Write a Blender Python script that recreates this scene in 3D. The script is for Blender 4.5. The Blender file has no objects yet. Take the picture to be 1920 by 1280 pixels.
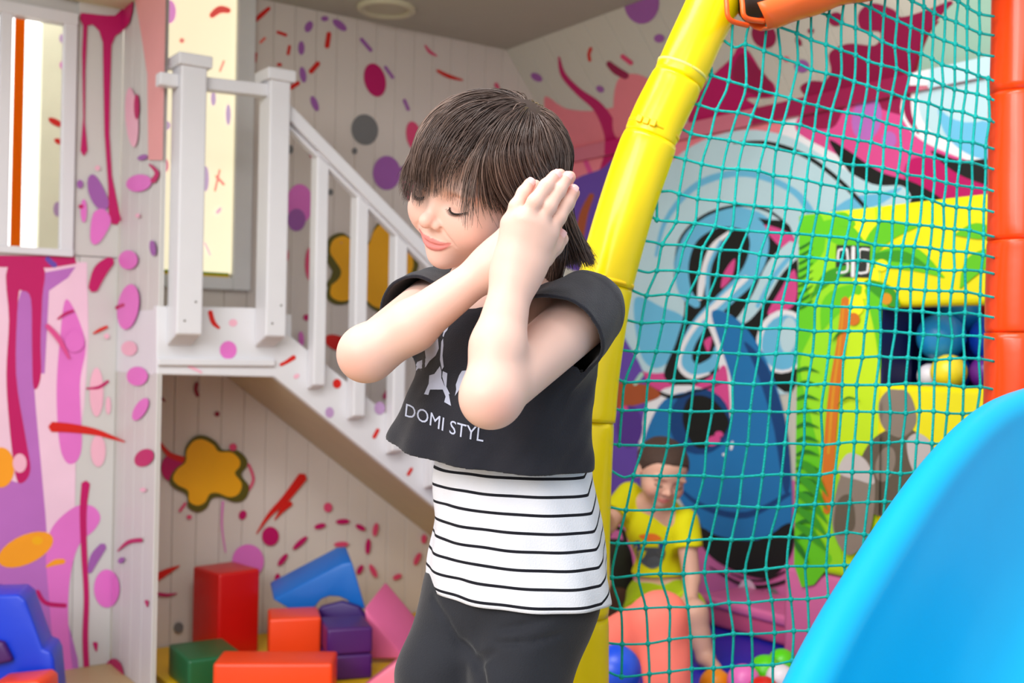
import bpy, bmesh, math, random
import numpy as np
from mathutils import Vector, Matrix, noise
from mathutils.bvhtree import BVHTree

random.seed(7)
rng = np.random.default_rng(7)
scene = bpy.context.scene
COL = scene.collection

# ------------------------------------------------------------------ camera, world, light
FPX = 2100.0                      # focal length in pixels of the 1920x1280 frame
EYE = Vector((0, 0, 0.92))
RCAM = Matrix.Rotation(math.radians(90.546), 3, 'X') @ Matrix.Rotation(math.radians(1.0), 3, 'Z')
cam_data = bpy.data.cameras.new('camera')
cam = bpy.data.objects.new('camera', cam_data)
COL.objects.link(cam)
M4 = RCAM.to_4x4(); M4.translation = EYE
cam.matrix_world = M4
cam_data.sensor_width = 36.0
cam_data.lens = FPX / 1920 * 36
cam_data.clip_start = 0.05
cam_data.dof.use_dof = True
cam_data.dof.focus_distance = 1.22
cam_data.dof.aperture_fstop = 6.3
scene.camera = cam

world = bpy.data.worlds.new('daylight'); scene.world = world
world.use_nodes = True
wb = world.node_tree.nodes['Background']
wb.inputs[0].default_value = (0.93, 0.96, 1.0, 1)
wb.inputs[1].default_value = 0.7
scene.view_settings.view_transform = 'Standard'
scene.view_settings.look = 'None'
scene.view_settings.exposure = 0.25
scene.view_settings.gamma = 1.0
scene.view_settings.use_curve_mapping = False

def area(name, loc, target, size, power, col):
    l = bpy.data.lights.new(name, 'AREA'); l.shape = 'RECTANGLE'
    l.size, l.size_y = size; l.energy = power; l.color = col
    o = bpy.data.objects.new(name, l); COL.objects.link(o)
    o.location = loc
    o.rotation_euler = (Vector(target) - Vector(loc)).to_track_quat('-Z', 'Y').to_euler()
    return o
area('daylight_windows_key', (-2.1, -1.2, 2.4), (0.0, 1.4, 0.9), (1.6, 1.4), 62, (1.0, 0.97, 0.95))
area('added_front_fill', (-1.1, -2.3, 2.1), (0.3, 2.4, 0.9), (2.2, 1.4), 48, (0.97, 0.98, 1.0))  # added fill lamp behind the camera, lifts the girl's front and the mural
area('added_background_light', (-0.35, 1.15, 2.5), (0.35, 3.7, 0.95), (1.6, 0.8), 38, (1.0, 0.98, 0.96))  # added lamp above the frame, brightens the back walls and hair top

# ------------------------------------------------------------------ helpers
def ray(u, v):
    return RCAM @ Vector(((u - 960) / FPX, -(v - 640) / FPX, -1.0))
def P(u, v, Y):
    r = ray(u, v); return EYE + r * (Y / r.y)
def proj(p):
    l = RCAM.transposed() @ (Vector(p) - EYE)
    return (960 + FPX * l.x / -l.z, 640 - FPX * l.y / -l.z)
def on_plane(u, v, pt, n):
    r = ray(u, v); return EYE + r * ((Vector(pt) - EYE).dot(n) / r.dot(n))

MATS = {}
def s2l(c):
    return tuple(((x / 12.92) if x <= 0.04045 else ((x + 0.055) / 1.055) ** 2.4) for x in c)
def mat(name, col, rough=0.6, spec=0.4, noise_amt=0.06, noise_scale=14, bump=0.0, bump_scale=60, coat=0.0, emis=None, sheen=0.0, sss=0.0):
    """col is sRGB 0..1; a procedural material with mild noise variation."""
    if name in MATS: return MATS[name]
    m = bpy.data.materials.new(name); m.use_nodes = True
    nt = m.node_tree; b = nt.nodes['Principled BSDF']
    L = s2l(col)
    tc = nt.nodes.new('ShaderNodeTexCoord')
    nz = nt.nodes.new('ShaderNodeTexNoise'); nz.inputs['Scale'].default_value = noise_scale
    nz.inputs['Detail'].default_value = 4
    nt.links.new(tc.outputs['Object'], nz.inputs['Vector'])
    mx = nt.nodes.new('ShaderNodeMix'); mx.data_type = 'RGBA'
    mx.inputs['A'].default_value = (*[max(0, x * (1 - noise_amt)) for x in L], 1)
    mx.inputs['B'].default_value = (*[min(1, x * (1 + noise_amt)) for x in L], 1)
    nt.links.new(nz.outputs['Fac'], mx.inputs['Factor'])
    nt.links.new(mx.outputs['Result'], b.inputs['Base Color'])
    b.inputs['Roughness'].default_value = rough
    b.inputs['Specular IOR Level'].default_value = spec
    b.inputs['Coat Weight'].default_value = coat
    b.inputs['Coat Roughness'].default_value = 0.15
    b.inputs['Sheen Weight'].default_value = sheen
    if sss:
        b.inputs['Subsurface Weight'].default_value = sss
        b.inputs['Subsurface Radius'].default_value = (0.012, 0.005, 0.003)
        b.inputs['Subsurface Scale'].default_value = 0.6
    if emis:
        b.inputs['Emission Color'].default_value = (*s2l(emis[0]), 1)
        b.inputs['Emission Strength'].default_value = emis[1]
    if bump:
        nb = nt.nodes.new('ShaderNodeTexNoise'); nb.inputs['Scale'].default_value = bump_scale
        nb.inputs['Detail'].default_value = 3
        nt.links.new(tc.outputs['Object'], nb.inputs['Vector'])
        bp = nt.nodes.new('ShaderNodeBump'); bp.inputs['Strength'].default_value = bump
        bp.inputs['Distance'].default_value = 0.004
        nt.links.new(nb.outputs['Fac'], bp.inputs['Height'])
        nt.links.new(bp.outputs['Normal'], b.inputs['Normal'])
    MATS[name] = m
    return m

def tag(o, label=None, cat=None, group=None, kind=None):
    if label: o['label'] = label
    if cat: o['category'] = cat
    if group: o['group'] = group
    if kind: o['kind'] = kind
    return o
def empty(name, loc=(0, 0, 0), **k):
    o = bpy.data.objects.new(name, None); o.location = loc; o.empty_display_size = 0.05
    COL.objects.link(o); return tag(o, **k)
def link(name, me, parent=None, m=None, smooth=False, **k):
    o = bpy.data.objects.new(name, me); COL.objects.link(o)
    if m is not None and len(me.materials) == 0:
        for x in (m if isinstance(m, (list, tuple)) else [m]): me.materials.append(x)
    if parent is not None:
        o.parent = parent
        o.matrix_parent_inverse = Matrix.Translation(-parent.location) if parent.parent is None else Matrix.Identity(4)
    if smooth:
        me.polygons.foreach_set('use_smooth', np.ones(len(me.polygons), bool))
    return tag(o, **k)
def raw(name, verts, faces, parent=None, m=None, smooth=False, **k):
    me = bpy.data.meshes.new(name); me.from_pydata([tuple(v) for v in verts], [], [tuple(f) for f in faces]); me.update()
    return link(name, me, parent, m, smooth, **k)
def from_bm(name, bm, parent=None, m=None, smooth=False, **k):
    bmesh.ops.recalc_face_normals(bm, faces=bm.faces)
    me = bpy.data.meshes.new(name); bm.to_mesh(me); bm.free()
    return link(name, me, parent, m, smooth, **k)
def hexa(name, c8, parent=None, m=None, bevel=0.0, seg=2, **k):
    """box from 8 corners: bottom 4 (ccw) then top 4"""
    bm = bmesh.new(); vs = [bm.verts.new(c) for c in c8]
    for f in ((3, 2, 1, 0), (4, 5, 6, 7), (0, 1, 5, 4), (1, 2, 6, 5), (2, 3, 7, 6), (3, 0, 4, 7)):
        bm.faces.new([vs[i] for i in f])
    bmesh.ops.recalc_face_normals(bm, faces=bm.faces)
    if bevel: bmesh.ops.bevel(bm, geom=bm.edges[:], offset=bevel, segments=seg, affect='EDGES', profile=0.6)
    return from_bm(name, bm, parent, m, bevel > 0.004, **k)
def obox(o, ax, ay, az, lx, ly, lz):
    """8 corners of an oriented box from corner o and axes*length"""
    o = Vector(o); X = Vector(ax) * lx; Y = Vector(ay) * ly; Z = Vector(az) * lz
    return [o, o + X, o + X + Y, o + Y, o + Z, o + X + Z, o + X + Y + Z, o + Y + Z]
def prism(name, poly, ext, parent=None, m=None, bevel=0.0, seg=2, **k):
    """poly: list of 3D points (planar), extruded by vector ext"""
    bm = bmesh.new(); a = [bm.verts.new(p) for p in poly]; b = [bm.verts.new(Vector(p) + Vector(ext)) for p in poly]
    bm.faces.new(a[::-1]); bm.faces.new(b); n = len(a)
    for i in range(n): bm.faces.new((a[i], a[(i + 1) % n], b[(i + 1) % n], b[i]))
    bmesh.ops.recalc_face_normals(bm, faces=bm.faces)
    if bevel: bmesh.ops.bevel(bm, geom=bm.edges[:], offset=bevel, segments=seg, affect='EDGES', profile=0.6, clamp_overlap=True)
    return from_bm(name, bm, parent, m, bevel > 0.004, **k)
def catmull(pts, n=8, closed=False):
    pts = [np.array(p, float) for p in pts]; N = len(pts); out = []
    rngi = range(N if closed else N - 1)
    for i in rngi:
        if closed: p0, p1, p2, p3 = pts[i - 1], pts[i], pts[(i + 1) % N], pts[(i + 2) % N]
        else: p0, p1, p2, p3 = pts[max(i - 1, 0)], pts[i], pts[i + 1], pts[min(i + 2, N - 1)]
        for j in range(n):
            t = j / n
            out.append(0.5 * ((2 * p1) + (-p0 + p2) * t + (2 * p0 - 5 * p1 + 4 * p2 - p3) * t * t + (-p0 + 3 * p1 - 3 * p2 + p3) * t ** 3))
    if not closed: out.append(pts[-1])
    return np.array(out)
def tube_data(path, rad, seg=12, caps=True, base=0):
    path = [Vector(p) for p in path]; n = len(path)
    rad = rad if hasattr(rad, '__len__') else [rad] * n
    V, Fc = [], []; prev = None
    for i, p in enumerate(path):
        t = (path[min(i + 1, n - 1)] - path[max(i - 1, 0)]).normalized()
        if prev is None:
            a = t.orthogonal().normalized()
        else:
            a = (prev - t * prev.dot(t)).normalized()
        prev = a; b = t.cross(a)
        for j in range(seg):
            an = 2 * math.pi * j / seg
            V.append(p + (a * math.cos(an) + b * math.sin(an)) * rad[i])
    for i in range(n - 1):
        for j in range(seg):
            k = (j + 1) % seg
            Fc.append((base + i * seg + j, base + i * seg + k, base + (i + 1) * seg + k, base + (i + 1) * seg + j))
    if caps:
        Fc.append(tuple(base + j for j in reversed(range(seg)))); Fc.append(tuple(base + (n - 1) * seg + j for j in range(seg)))
    return V, Fc
def tube(name, path, rad, parent=None, m=None, seg=12, caps=True, **k):
    V, Fc = tube_data(path, rad, seg, caps)
    return raw(name, V, Fc, parent, m, True, **k)

# ------------------------------------------------------------------ flat wall painting
PAINTC = {'mag': (0.74, 0.03, 0.38), 'pink': (0.88, 0.45, 0.78), 'lpink': (0.93, 0.70, 0.78), 'rose': (0.86, 0.28, 0.45), 'red': (0.82, 0.10, 0.06),
 'lred': (0.92, 0.42, 0.36), 'pur': (0.62, 0.36, 0.66), 'lpur': (0.72, 0.58, 0.76), 'grey': (0.45, 0.45, 0.45), 'maroon': (0.55, 0.08, 0.20), 'yel': (0.95, 0.68, 0.05),
 'olive': (0.36, 0.33, 0.05), 'oran': (0.96, 0.62, 0.12), 'white': (0.93, 0.93, 0.94), 'paleblue': (0.74, 0.86, 0.89), 'sky': (0.42, 0.74, 0.88), 'blue': (0.12, 0.46, 0.70),
 'dblue': (0.06, 0.26, 0.48), 'black': (0.07, 0.08, 0.07), 'hot': (0.86, 0.30, 0.56), 'wine': (0.58, 0.07, 0.28), 'salmon': (0.92, 0.52, 0.56), 'violet': (0.40, 0.28, 0.66),
 'mint': (0.66, 0.82, 0.74), 'brown': (0.66, 0.32, 0.16), 'deepv': (0.33, 0.20, 0.55), 'coralp': (0.90, 0.62, 0.62), 'orch': (0.72, 0.42, 0.74), 'pinkwall': (0.82, 0.42, 0.64),
 'palepink': (0.93, 0.78, 0.86)}
def ell(cx, cy, rx, ry, ang=0, n=22):
    a = math.radians(ang); return [(cx + rx * math.cos(t) * math.cos(a) - ry * math.sin(t) * math.sin(a), cy + rx * math.cos(t) * math.sin(a) + ry * math.sin(t) * math.cos(a)) for t in np.linspace(0, 2 * math.pi, n, endpoint=False)]
def blob(pts, n=6): return [tuple(p) for p in catmull(pts, n, True)]
def strk(pts, w, n=6):
    """brush stroke along pts with widths w (scalar or per point)"""
    w = w if hasattr(w, '__len__') else [w] * len(pts)
    c = catmull([(p[0], p[1], q) for p, q in zip(pts, w)], n)
    L, R_ = [], []
    for i in range(len(c)):
        t = c[min(i + 1, len(c) - 1), :2] - c[max(i - 1, 0), :2]; t = t / (np.linalg.norm(t) + 1e-9); nn = np.array((-t[1], t[0])) * c[i, 2] / 2
        L.append(tuple(c[i, :2] + nn)); R_.append(tuple(c[i, :2] - nn))
    t0 = c[0, :2] - (c[1, :2] - c[0, :2]) / (np.linalg.norm(c[1, :2] - c[0, :2]) + 1e-9) * c[0, 2] * 0.35
    t1 = c[-1, :2] + (c[-1, :2] - c[-2, :2]) / (np.linalg.norm(c[-1, :2] - c[-2, :2]) + 1e-9) * c[-1, 2] * 0.35
    return [tuple(t0)] + L + [tuple(t1)] + R_[::-1]
def clip(poly, a, b, c):
    """keep a*u+b*v+c >= 0"""
    out = []
    for i in range(len(poly)):
        p, q = poly[i], poly[(i + 1) % len(poly)]
        fp, fq = a * p[0] + b * p[1] + c, a * q[0] + b * q[1] + c
        if fp >= 0: out.append(p)
        if fp * fq < 0:
            t = fp / (fp - fq); out.append((p[0] + (q[0] - p[0]) * t, p[1] + (q[1] - p[1]) * t))
    return out
def line_clip(p3, q3, side):
    (u0, v0), (u1, v1) = proj(p3), proj(q3)
    a, b = (v1 - v0), -(u1 - u0); c = -(a * u0 + b * v0)
    if a * 1e5 + c < 0: a, b, c = -a, -b, -c      # positive to the right
    return (a * side, b * side, c * side)
def paint(name, root, plane, shapes, clips=(), gap=0.0010, rough=0.5, split=False):
    """flat paint film lying on a wall plane; one mesh, one material slot per colour"""
    if split:
        for k, sh in enumerate(shapes): paint(name, root, plane, [sh], clips, gap + 0.00012 * k, rough)
        return
    pt, n = plane; n = Vector(n).normalized(); V, Fc, mi, cols = [], [], [], []
    for k, (cn, poly) in enumerate(shapes):
        for cl in clips: poly = clip(poly, *cl) if poly else poly
        if len(poly) < 3: continue
        if cn not in cols: cols.append(cn)
        b = len(V)
        off = gap + 0.00012 * k
        for (u, v) in poly: V.append(on_plane(u, v, Vector(pt) + n * off, n))
        Fc.append(tuple(range(b, len(V)))); mi.append(cols.index(cn))
    me = bpy.data.meshes.new(name); me.from_pydata([tuple(v) for v in V], [], Fc)
    me.polygons.foreach_set('material_index', mi); me.update()
    for cn in cols: me.materials.append(mat('wall_paint_' + cn, PAINTC[cn], rough, noise_amt=0.08, noise_scale=9))
    return link(name, me, root, None)

# ------------------------------------------------------------------ geometry of the room
D = Vector((0.8165, 0.5774, 0)); E = Vector((-0.5774, 0.8165, 0)); UP = Vector((0, 0, 1))
ZC = 2.02                                    # flat ceiling
CC = Vector((-0.04, 4.07, 0))                # where flat ceiling meets back wall and slope
RC = CC + D * 0.28                           # room corner
Z1 = 1.677                                   # top of the vertical part of the right wall
LC = Vector((-1.145, 3.25, 0)); LE = Vector((-0.93, 2.95, 0))   # left corner, near end of the short pier wall
ZL = 1.895
SO = CC - E * 0.40                           # origin of the stair front plane
PB = (RC, -E); PR = (RC, -D); PA = (LC, -E); PP = (LC, -D); PS = (SO, -E)
sl_n = (Vector((-0.8165, -0.5774, 0)) * 0.343 + Vector((0, 0, -1)) * 0.28).normalized()
PSL = (RC + UP * Z1, sl_n)

white = mat('white_painted_board', (0.80, 0.79, 0.78), 0.45, noise_amt=0.05, noise_scale=5)
whiteR = mat('cream_white_board', (0.80, 0.79, 0.74), 0.5, noise_amt=0.05, noise_scale=5)
whiteS = mat('white_gloss_joinery', (0.86, 0.86, 0.88), 0.35, noise_amt=0.03)
whiteB = mat('warm_white_board', (0.84, 0.80, 0.765), 0.5, noise_amt=0.05, noise_scale=5)
plast = mat('ceiling_plaster', (0.70, 0.69, 0.63), 0.8, noise_amt=0.04)

def plank_wall(root, o, ax, length, z0, z1, width, nrm, m, up=UP, thick=0.012):
    """a wall as a row of bevelled boards, each a child of the wall; o is the wall foot, boards proud along nrm"""
    n = max(1, int(round(length / width))); w = length / n
    gap = 0.0012
    bm = bmesh.new()
    c = obox((0, 0, 0), ax, nrm, up, w - gap, thick, z1 - z0); vs = [bm.verts.new(p) for p in c]
    for f in ((3, 2, 1, 0), (4, 5, 6, 7), (0, 1, 5, 4), (1, 2, 6, 5), (2, 3, 7, 6), (3, 0, 4, 7)): bm.faces.new([vs[i] for i in f])
    bmesh.ops.recalc_face_normals(bm, faces=bm.faces)
    bmesh.ops.bevel(bm, geom=bm.edges[:], offset=0.0016, segments=1, affect='EDGES')
    me = bpy.data.meshes.new('plank'); bm.to_mesh(me); bm.free(); me.materials.append(m)
    for i in range(n):
        p = bpy.data.objects.new('plank', me); COL.objects.link(p); p.parent = root
        p.location = Vector(o) + Vector(ax) * (i * w) + up * z0 - Vector(nrm) * thick
def slab(name, o, ax, ay, az, lx, ly, lz, m, **k):
    return hexa(name, obox(o, ax, ay, az, lx, ly, lz), None, m, **k)

yellowmat = mat('yellow_vinyl_mat', (0.88, 0.70, 0.05), 0.45, noise_amt=0.12, noise_scale=6)
slab('floor', (-4, -2.5, -0.1), (1, 0, 0), (0, 1, 0), UP, 8, 8.5, 0.1, mat('floor_vinyl', (0.72, 0.62, 0.45), 0.5), kind='structure')

def backing(name, o, ax, length, z0, z1, nrm, m):
    # solid wall body behind its boards
    return slab(name, Vector(o) - Vector(nrm) * 0.10 + UP * z0, ax, nrm, UP, length, 0.085, z1 - z0, m, kind='structure')
wall_back = backing('wall_back', RC - D * 1.62, D, 1.62, 0, 2.1, -E, whiteB)
plank_wall(wall_back, RC - D * 1.62, D, 1.62, 0, 2.05, 0.075, -E, whiteB)
wall_right = backing('wall_right', RC, -E, 3.0, 0, Z1 + 0.02, -D, whiteR)
plank_wall(wall_right, RC, -E, 3.0, 0, Z1, 0.11, -D, whiteR)
sl_up = (CC + UP * ZC - RC - UP * Z1).normalized()
ceiling_slope = hexa('ceiling_slope', obox(RC + UP * Z1 - sl_n * 0.06 + E * 0.0, -E, sl_n, sl_up, 3.0, 0.045, 0.46), None, whiteR, kind='structure')
plank_wall(ceiling_slope, RC + UP * Z1, -E, 3.0, 0, 0.443, 0.11, sl_n, whiteR, up=sl_up)
ce = hexa('ceiling', obox(CC + UP * ZC + E * 0.1, -E, -D, UP, 1.75, 2.6, 0.06), None, plast, kind='structure')
wall_left = backing('wall_left', LC - D * 1.3, D, 1.3, 0, 0.0, -E, white) if False else None

# left wall with window opening, built of four backing slabs joined
WA = on_plane(-60, 300, *PA); 
def spA(u, v):
    q = on_plane(u, v, *PA); return (q - LC).dot(D), q.z
wx1 = spA(140, 260)[0]; wz0 = spA(70, 474)[1]; wz1 = spA(70, 22)[1]; wx0 = wx1 - 0.46
bm = bmesh.new()
def bmbox(bm, c):
    vs = [bm.verts.new(p) for p in c]
    for f in ((3, 2, 1, 0), (4, 5, 6, 7), (0, 1, 5, 4), (1, 2, 6, 5), (2, 3, 7, 6), (3, 0, 4, 7)): bm.faces.new([vs[i] for i in f])
for a, b, z0, z1 in ((-1.2, 0.0, 0, wz0), (-1.2, wx0, wz0, wz1), (wx1, 0.0, wz0, wz1), (-1.2, 0.0, wz1, 2.3)):
    bmbox(bm, obox(LC + D * a + E * 0.015 + UP * z0, D, E, UP, b - a, 0.09, z1 - z0))
wall_left = from_bm('wall_left', bm, None, white, kind='structure')
for a, b, z0, z1 in ((-1.2, 0.0, 0, wz0 - 0.002), (wx1 + 0.004, 0.0, wz0, 2.2)):
    plank_wall(wall_left, LC + D * a, D, b - a, z0, z1, 0.105, -E, white)
plank_wall(wall_left, LC + D * -1.2, D, wx0 - 0.004 + 1.2, wz0, 2.2, 0.105, -E, white)
# short pier wall that ends the landing
pier_len = (LE - LC).length
wall_pier = slab('wall_pier', LC + D * 0.0065 - E * (pier_len - 0.001), E, D, UP, pier_len, 0.006, 2.2, white, kind='structure')
plank_wall(wall_pier, LC, -E, pier_len, 0, 2.2, 0.092, -D, white, thick=0.006)
# low cream soffit over the left corner
hexa('ceiling_soffit', obox(LC + UP * ZL - D * 0.20, D, -E, UP, 0.20, 0.30, 0.12), None, mat('cream_soffit', (0.82, 0.80, 0.68), 0.7), kind='structure')
# shaped trim along the top of the right wall's vertical part
hexa('trim_1', obox(RC + UP * (Z1 - 0.045) - D * 0.0, -E, -D, UP, 2.9, 0.018, 0.05), None, mat('pink_trim', (0.80, 0.45, 0.52), 0.5), kind='structure')

# window_1 in left wall: frame, glass, bright reveal
win = empty('window_1', LC + D * (wx0 + wx1) / 2 + UP * wz0, kind='structure')
glassm = bpy.data.materials.new('window_glass'); glassm.use_nodes = True
_b = glassm.node_tree.nodes['Principled BSDF']; _b.inputs['Transmission Weight'].default_value = 1; _b.inputs['Roughness'].default_value = 0.02; _b.inputs['IOR'].default_value = 1.05
_n = glassm.node_tree.nodes.new('ShaderNodeTexNoise'); _n.inputs['Scale'].default_value = 3
_r = glassm.node_tree.nodes.new('ShaderNodeMapRange'); _r.inputs['To Min'].default_value = 0.01; _r.inputs['To Max'].default_value = 0.05
glassm.node_tree.links.new(_n.outputs['Fac'], _r.inputs['Value']); glassm.node_tree.links.new(_r.outputs['Result'], _b.inputs['Roughness'])
def frame_bar(name, a, b, z0, z1, y0=-0.012, dy=0.03):
    return hexa(name, obox(LC + D * a + E * y0 + UP * z0, D, E, UP, b - a, dy, z1 - z0), win, whiteS, bevel=0.002, seg=1)
frame_bar('frame_stile', wx1 - 0.035, wx1, wz0, wz1); frame_bar('frame_stile', wx0, wx0 + 0.035, wz0, wz1)
frame_bar('frame_rail', wx0, wx1, wz1 - 0.022, wz1 + 0.012, -0.016); frame_bar('frame_rail', wx0, wx1, wz0 - 0.006, wz0 + 0.014, -0.016, 0.04)
xm = spA(18, 250)[0]; frame_bar('mullion', xm - 0.03, xm, wz0, wz1)
hexa('pane', obox(LC + D * (wx0 + 0.03) + E * 0.004 + UP * (wz0 + 0.01), D, E, UP, wx1 - wx0 - 0.06, 0.004, wz1 - wz0 - 0.03), win, glassm)
# what is seen outside: overexposed sky (a glowing panel) with a sunlit cream wall and an orange curtain
def outbox(name, a, b, y, m, dy=0.05, z0=0.75, z1=2.3, **k):
    return hexa(name, obox(LC + D * a + E * y + UP * z0, D, E, UP, b - a, dy, z1 - z0), None, m, **k)
outside = mat('sunlit_outer_wall', (0.93, 0.92, 0.82), 0.8)
skyglow = mat('overexposed_daylight', (1, 1, 1), 0.9, noise_amt=0.0, emis=((1, 1, 1), 1.6))
def so(u, y): return (on_plane(u, 250, LC + E * y, -E) - LC).dot(D)
outbox('wall_outside', so(76, .55), so(76, .55) + 0.6, 0.55, outside, 0.04, kind='structure')
outbox('daylight_backdrop', so(-60, .60), so(80, .60), 0.60, skyglow, 0.02, kind='structure')
area('daylight_outside', LC + D * (so(70, .55) - 0.15) + E * 0.30 + UP * 2.75, LC + D * so(100, .55) + E * 0.5 + UP * 1.45, (0.6, 0.3), 16, (1.0, 0.98, 0.9))
ca, cb = so(24, .16), so(45, .16); cw = (cb - ca) / 7
tag(prism('orange_curtain', [LC + D * (ca + cw * i) + E * (0.16 + 0.012 * (i % 2)) + UP * 0.9 for i in range(8)] + [LC + D * (ca + cw * i) + E * (0.166 + 0.012 * (i % 2)) + UP * 0.9 for i in reversed(range(8))], UP * 1.2, None,
     mat('orange_curtain_cloth', (1.0, 0.72, 0.18), 0.8)), 'narrow orange-yellow curtain strip hanging inside the left window', 'curtain')
_cm = MATS['orange_curtain_cloth'].node_tree; _tr = _cm.nodes.new('ShaderNodeBsdfTranslucent'); _ms = _cm.nodes.new('ShaderNodeMixShader'); _pb = _cm.nodes['Principled BSDF']
_cm.links.new(_pb.inputs['Base Color'].links[0].from_socket, _tr.inputs['Color']); _ms.inputs[0].default_value = 0.75
_cm.links.new(_pb.outputs[0], _ms.inputs[1]); _cm.links.new(_tr.outputs[0], _ms.inputs[2]); _cm.links.new(_ms.outputs[0], _cm.nodes['Material Output'].inputs['Surface'])
paint('painted_strokes', bpy.data.objects['wall_outside'], (LC + E * 0.55, -E), [('red', ell(104, 229, 15, 6, 28)), ('red', ell(110, 265, 9, 5, 25)), ('lpur', ell(116, 72, 5, 8)), ('lpur', ell(108, 392, 8, 14)), ('pink', ell(116, 122, 4, 7))])

# window_2 : blind in the back wall behind the landing
win2 = empty('window_2', RC - D * 1.5 + UP * 1.1, kind='structure')
def spB(u, v):
    q = on_plane(u, v, *PB); return (q - RC).dot(D), q.z
b1 = spB(436, 300)[0]; b0 = -1.62; bz0 = spB(400, 512)[1]; b2 = spB(470, 300)[0]
blind = mat('cream_roller_blind', (0.95, 0.92, 0.80), 0.8, noise_amt=0.03, emis=((1.0, 0.96, 0.82), 0.62))  # emission stands in for daylight coming through the blind
def onB(name, a, b, z0, z1, y, dy, m, **k):
    return hexa(name, obox(RC + D * a - E * (y + dy) + UP * z0, D, E, UP, b - a, dy, z1 - z0), win2, m, **k)
onB('blind', b0, b1, bz0, 2.05, 0.004, 0.004, blind)
onB('frame_stile', b1, b2, bz0 - 0.05, 2.05, 0.002, 0.022, mat('grey_white_frame', (0.88, 0.88, 0.88), 0.5), bevel=0.003, seg=1)
onB('frame_rail', b0, b1, bz0 - 0.05, bz0 - 0.012, 0.002, 0.022, mat('grey_white_frame', (0.88, 0.88, 0.88), 0.5), bevel=0.003, seg=1)
onB('blind_bar', b0, b1 - 0.01, bz0 - 0.012, bz0 - 0.004, 0.002, 0.012, mat('yellow_strip', (0.85, 0.72, 0.1), 0.5))
onB('blind_bar', b0, b1 - 0.01, bz0 - 0.004, bz0 + 0.002, 0.002, 0.012, mat('green_strip', (0.45, 0.62, 0.1), 0.5))

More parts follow.
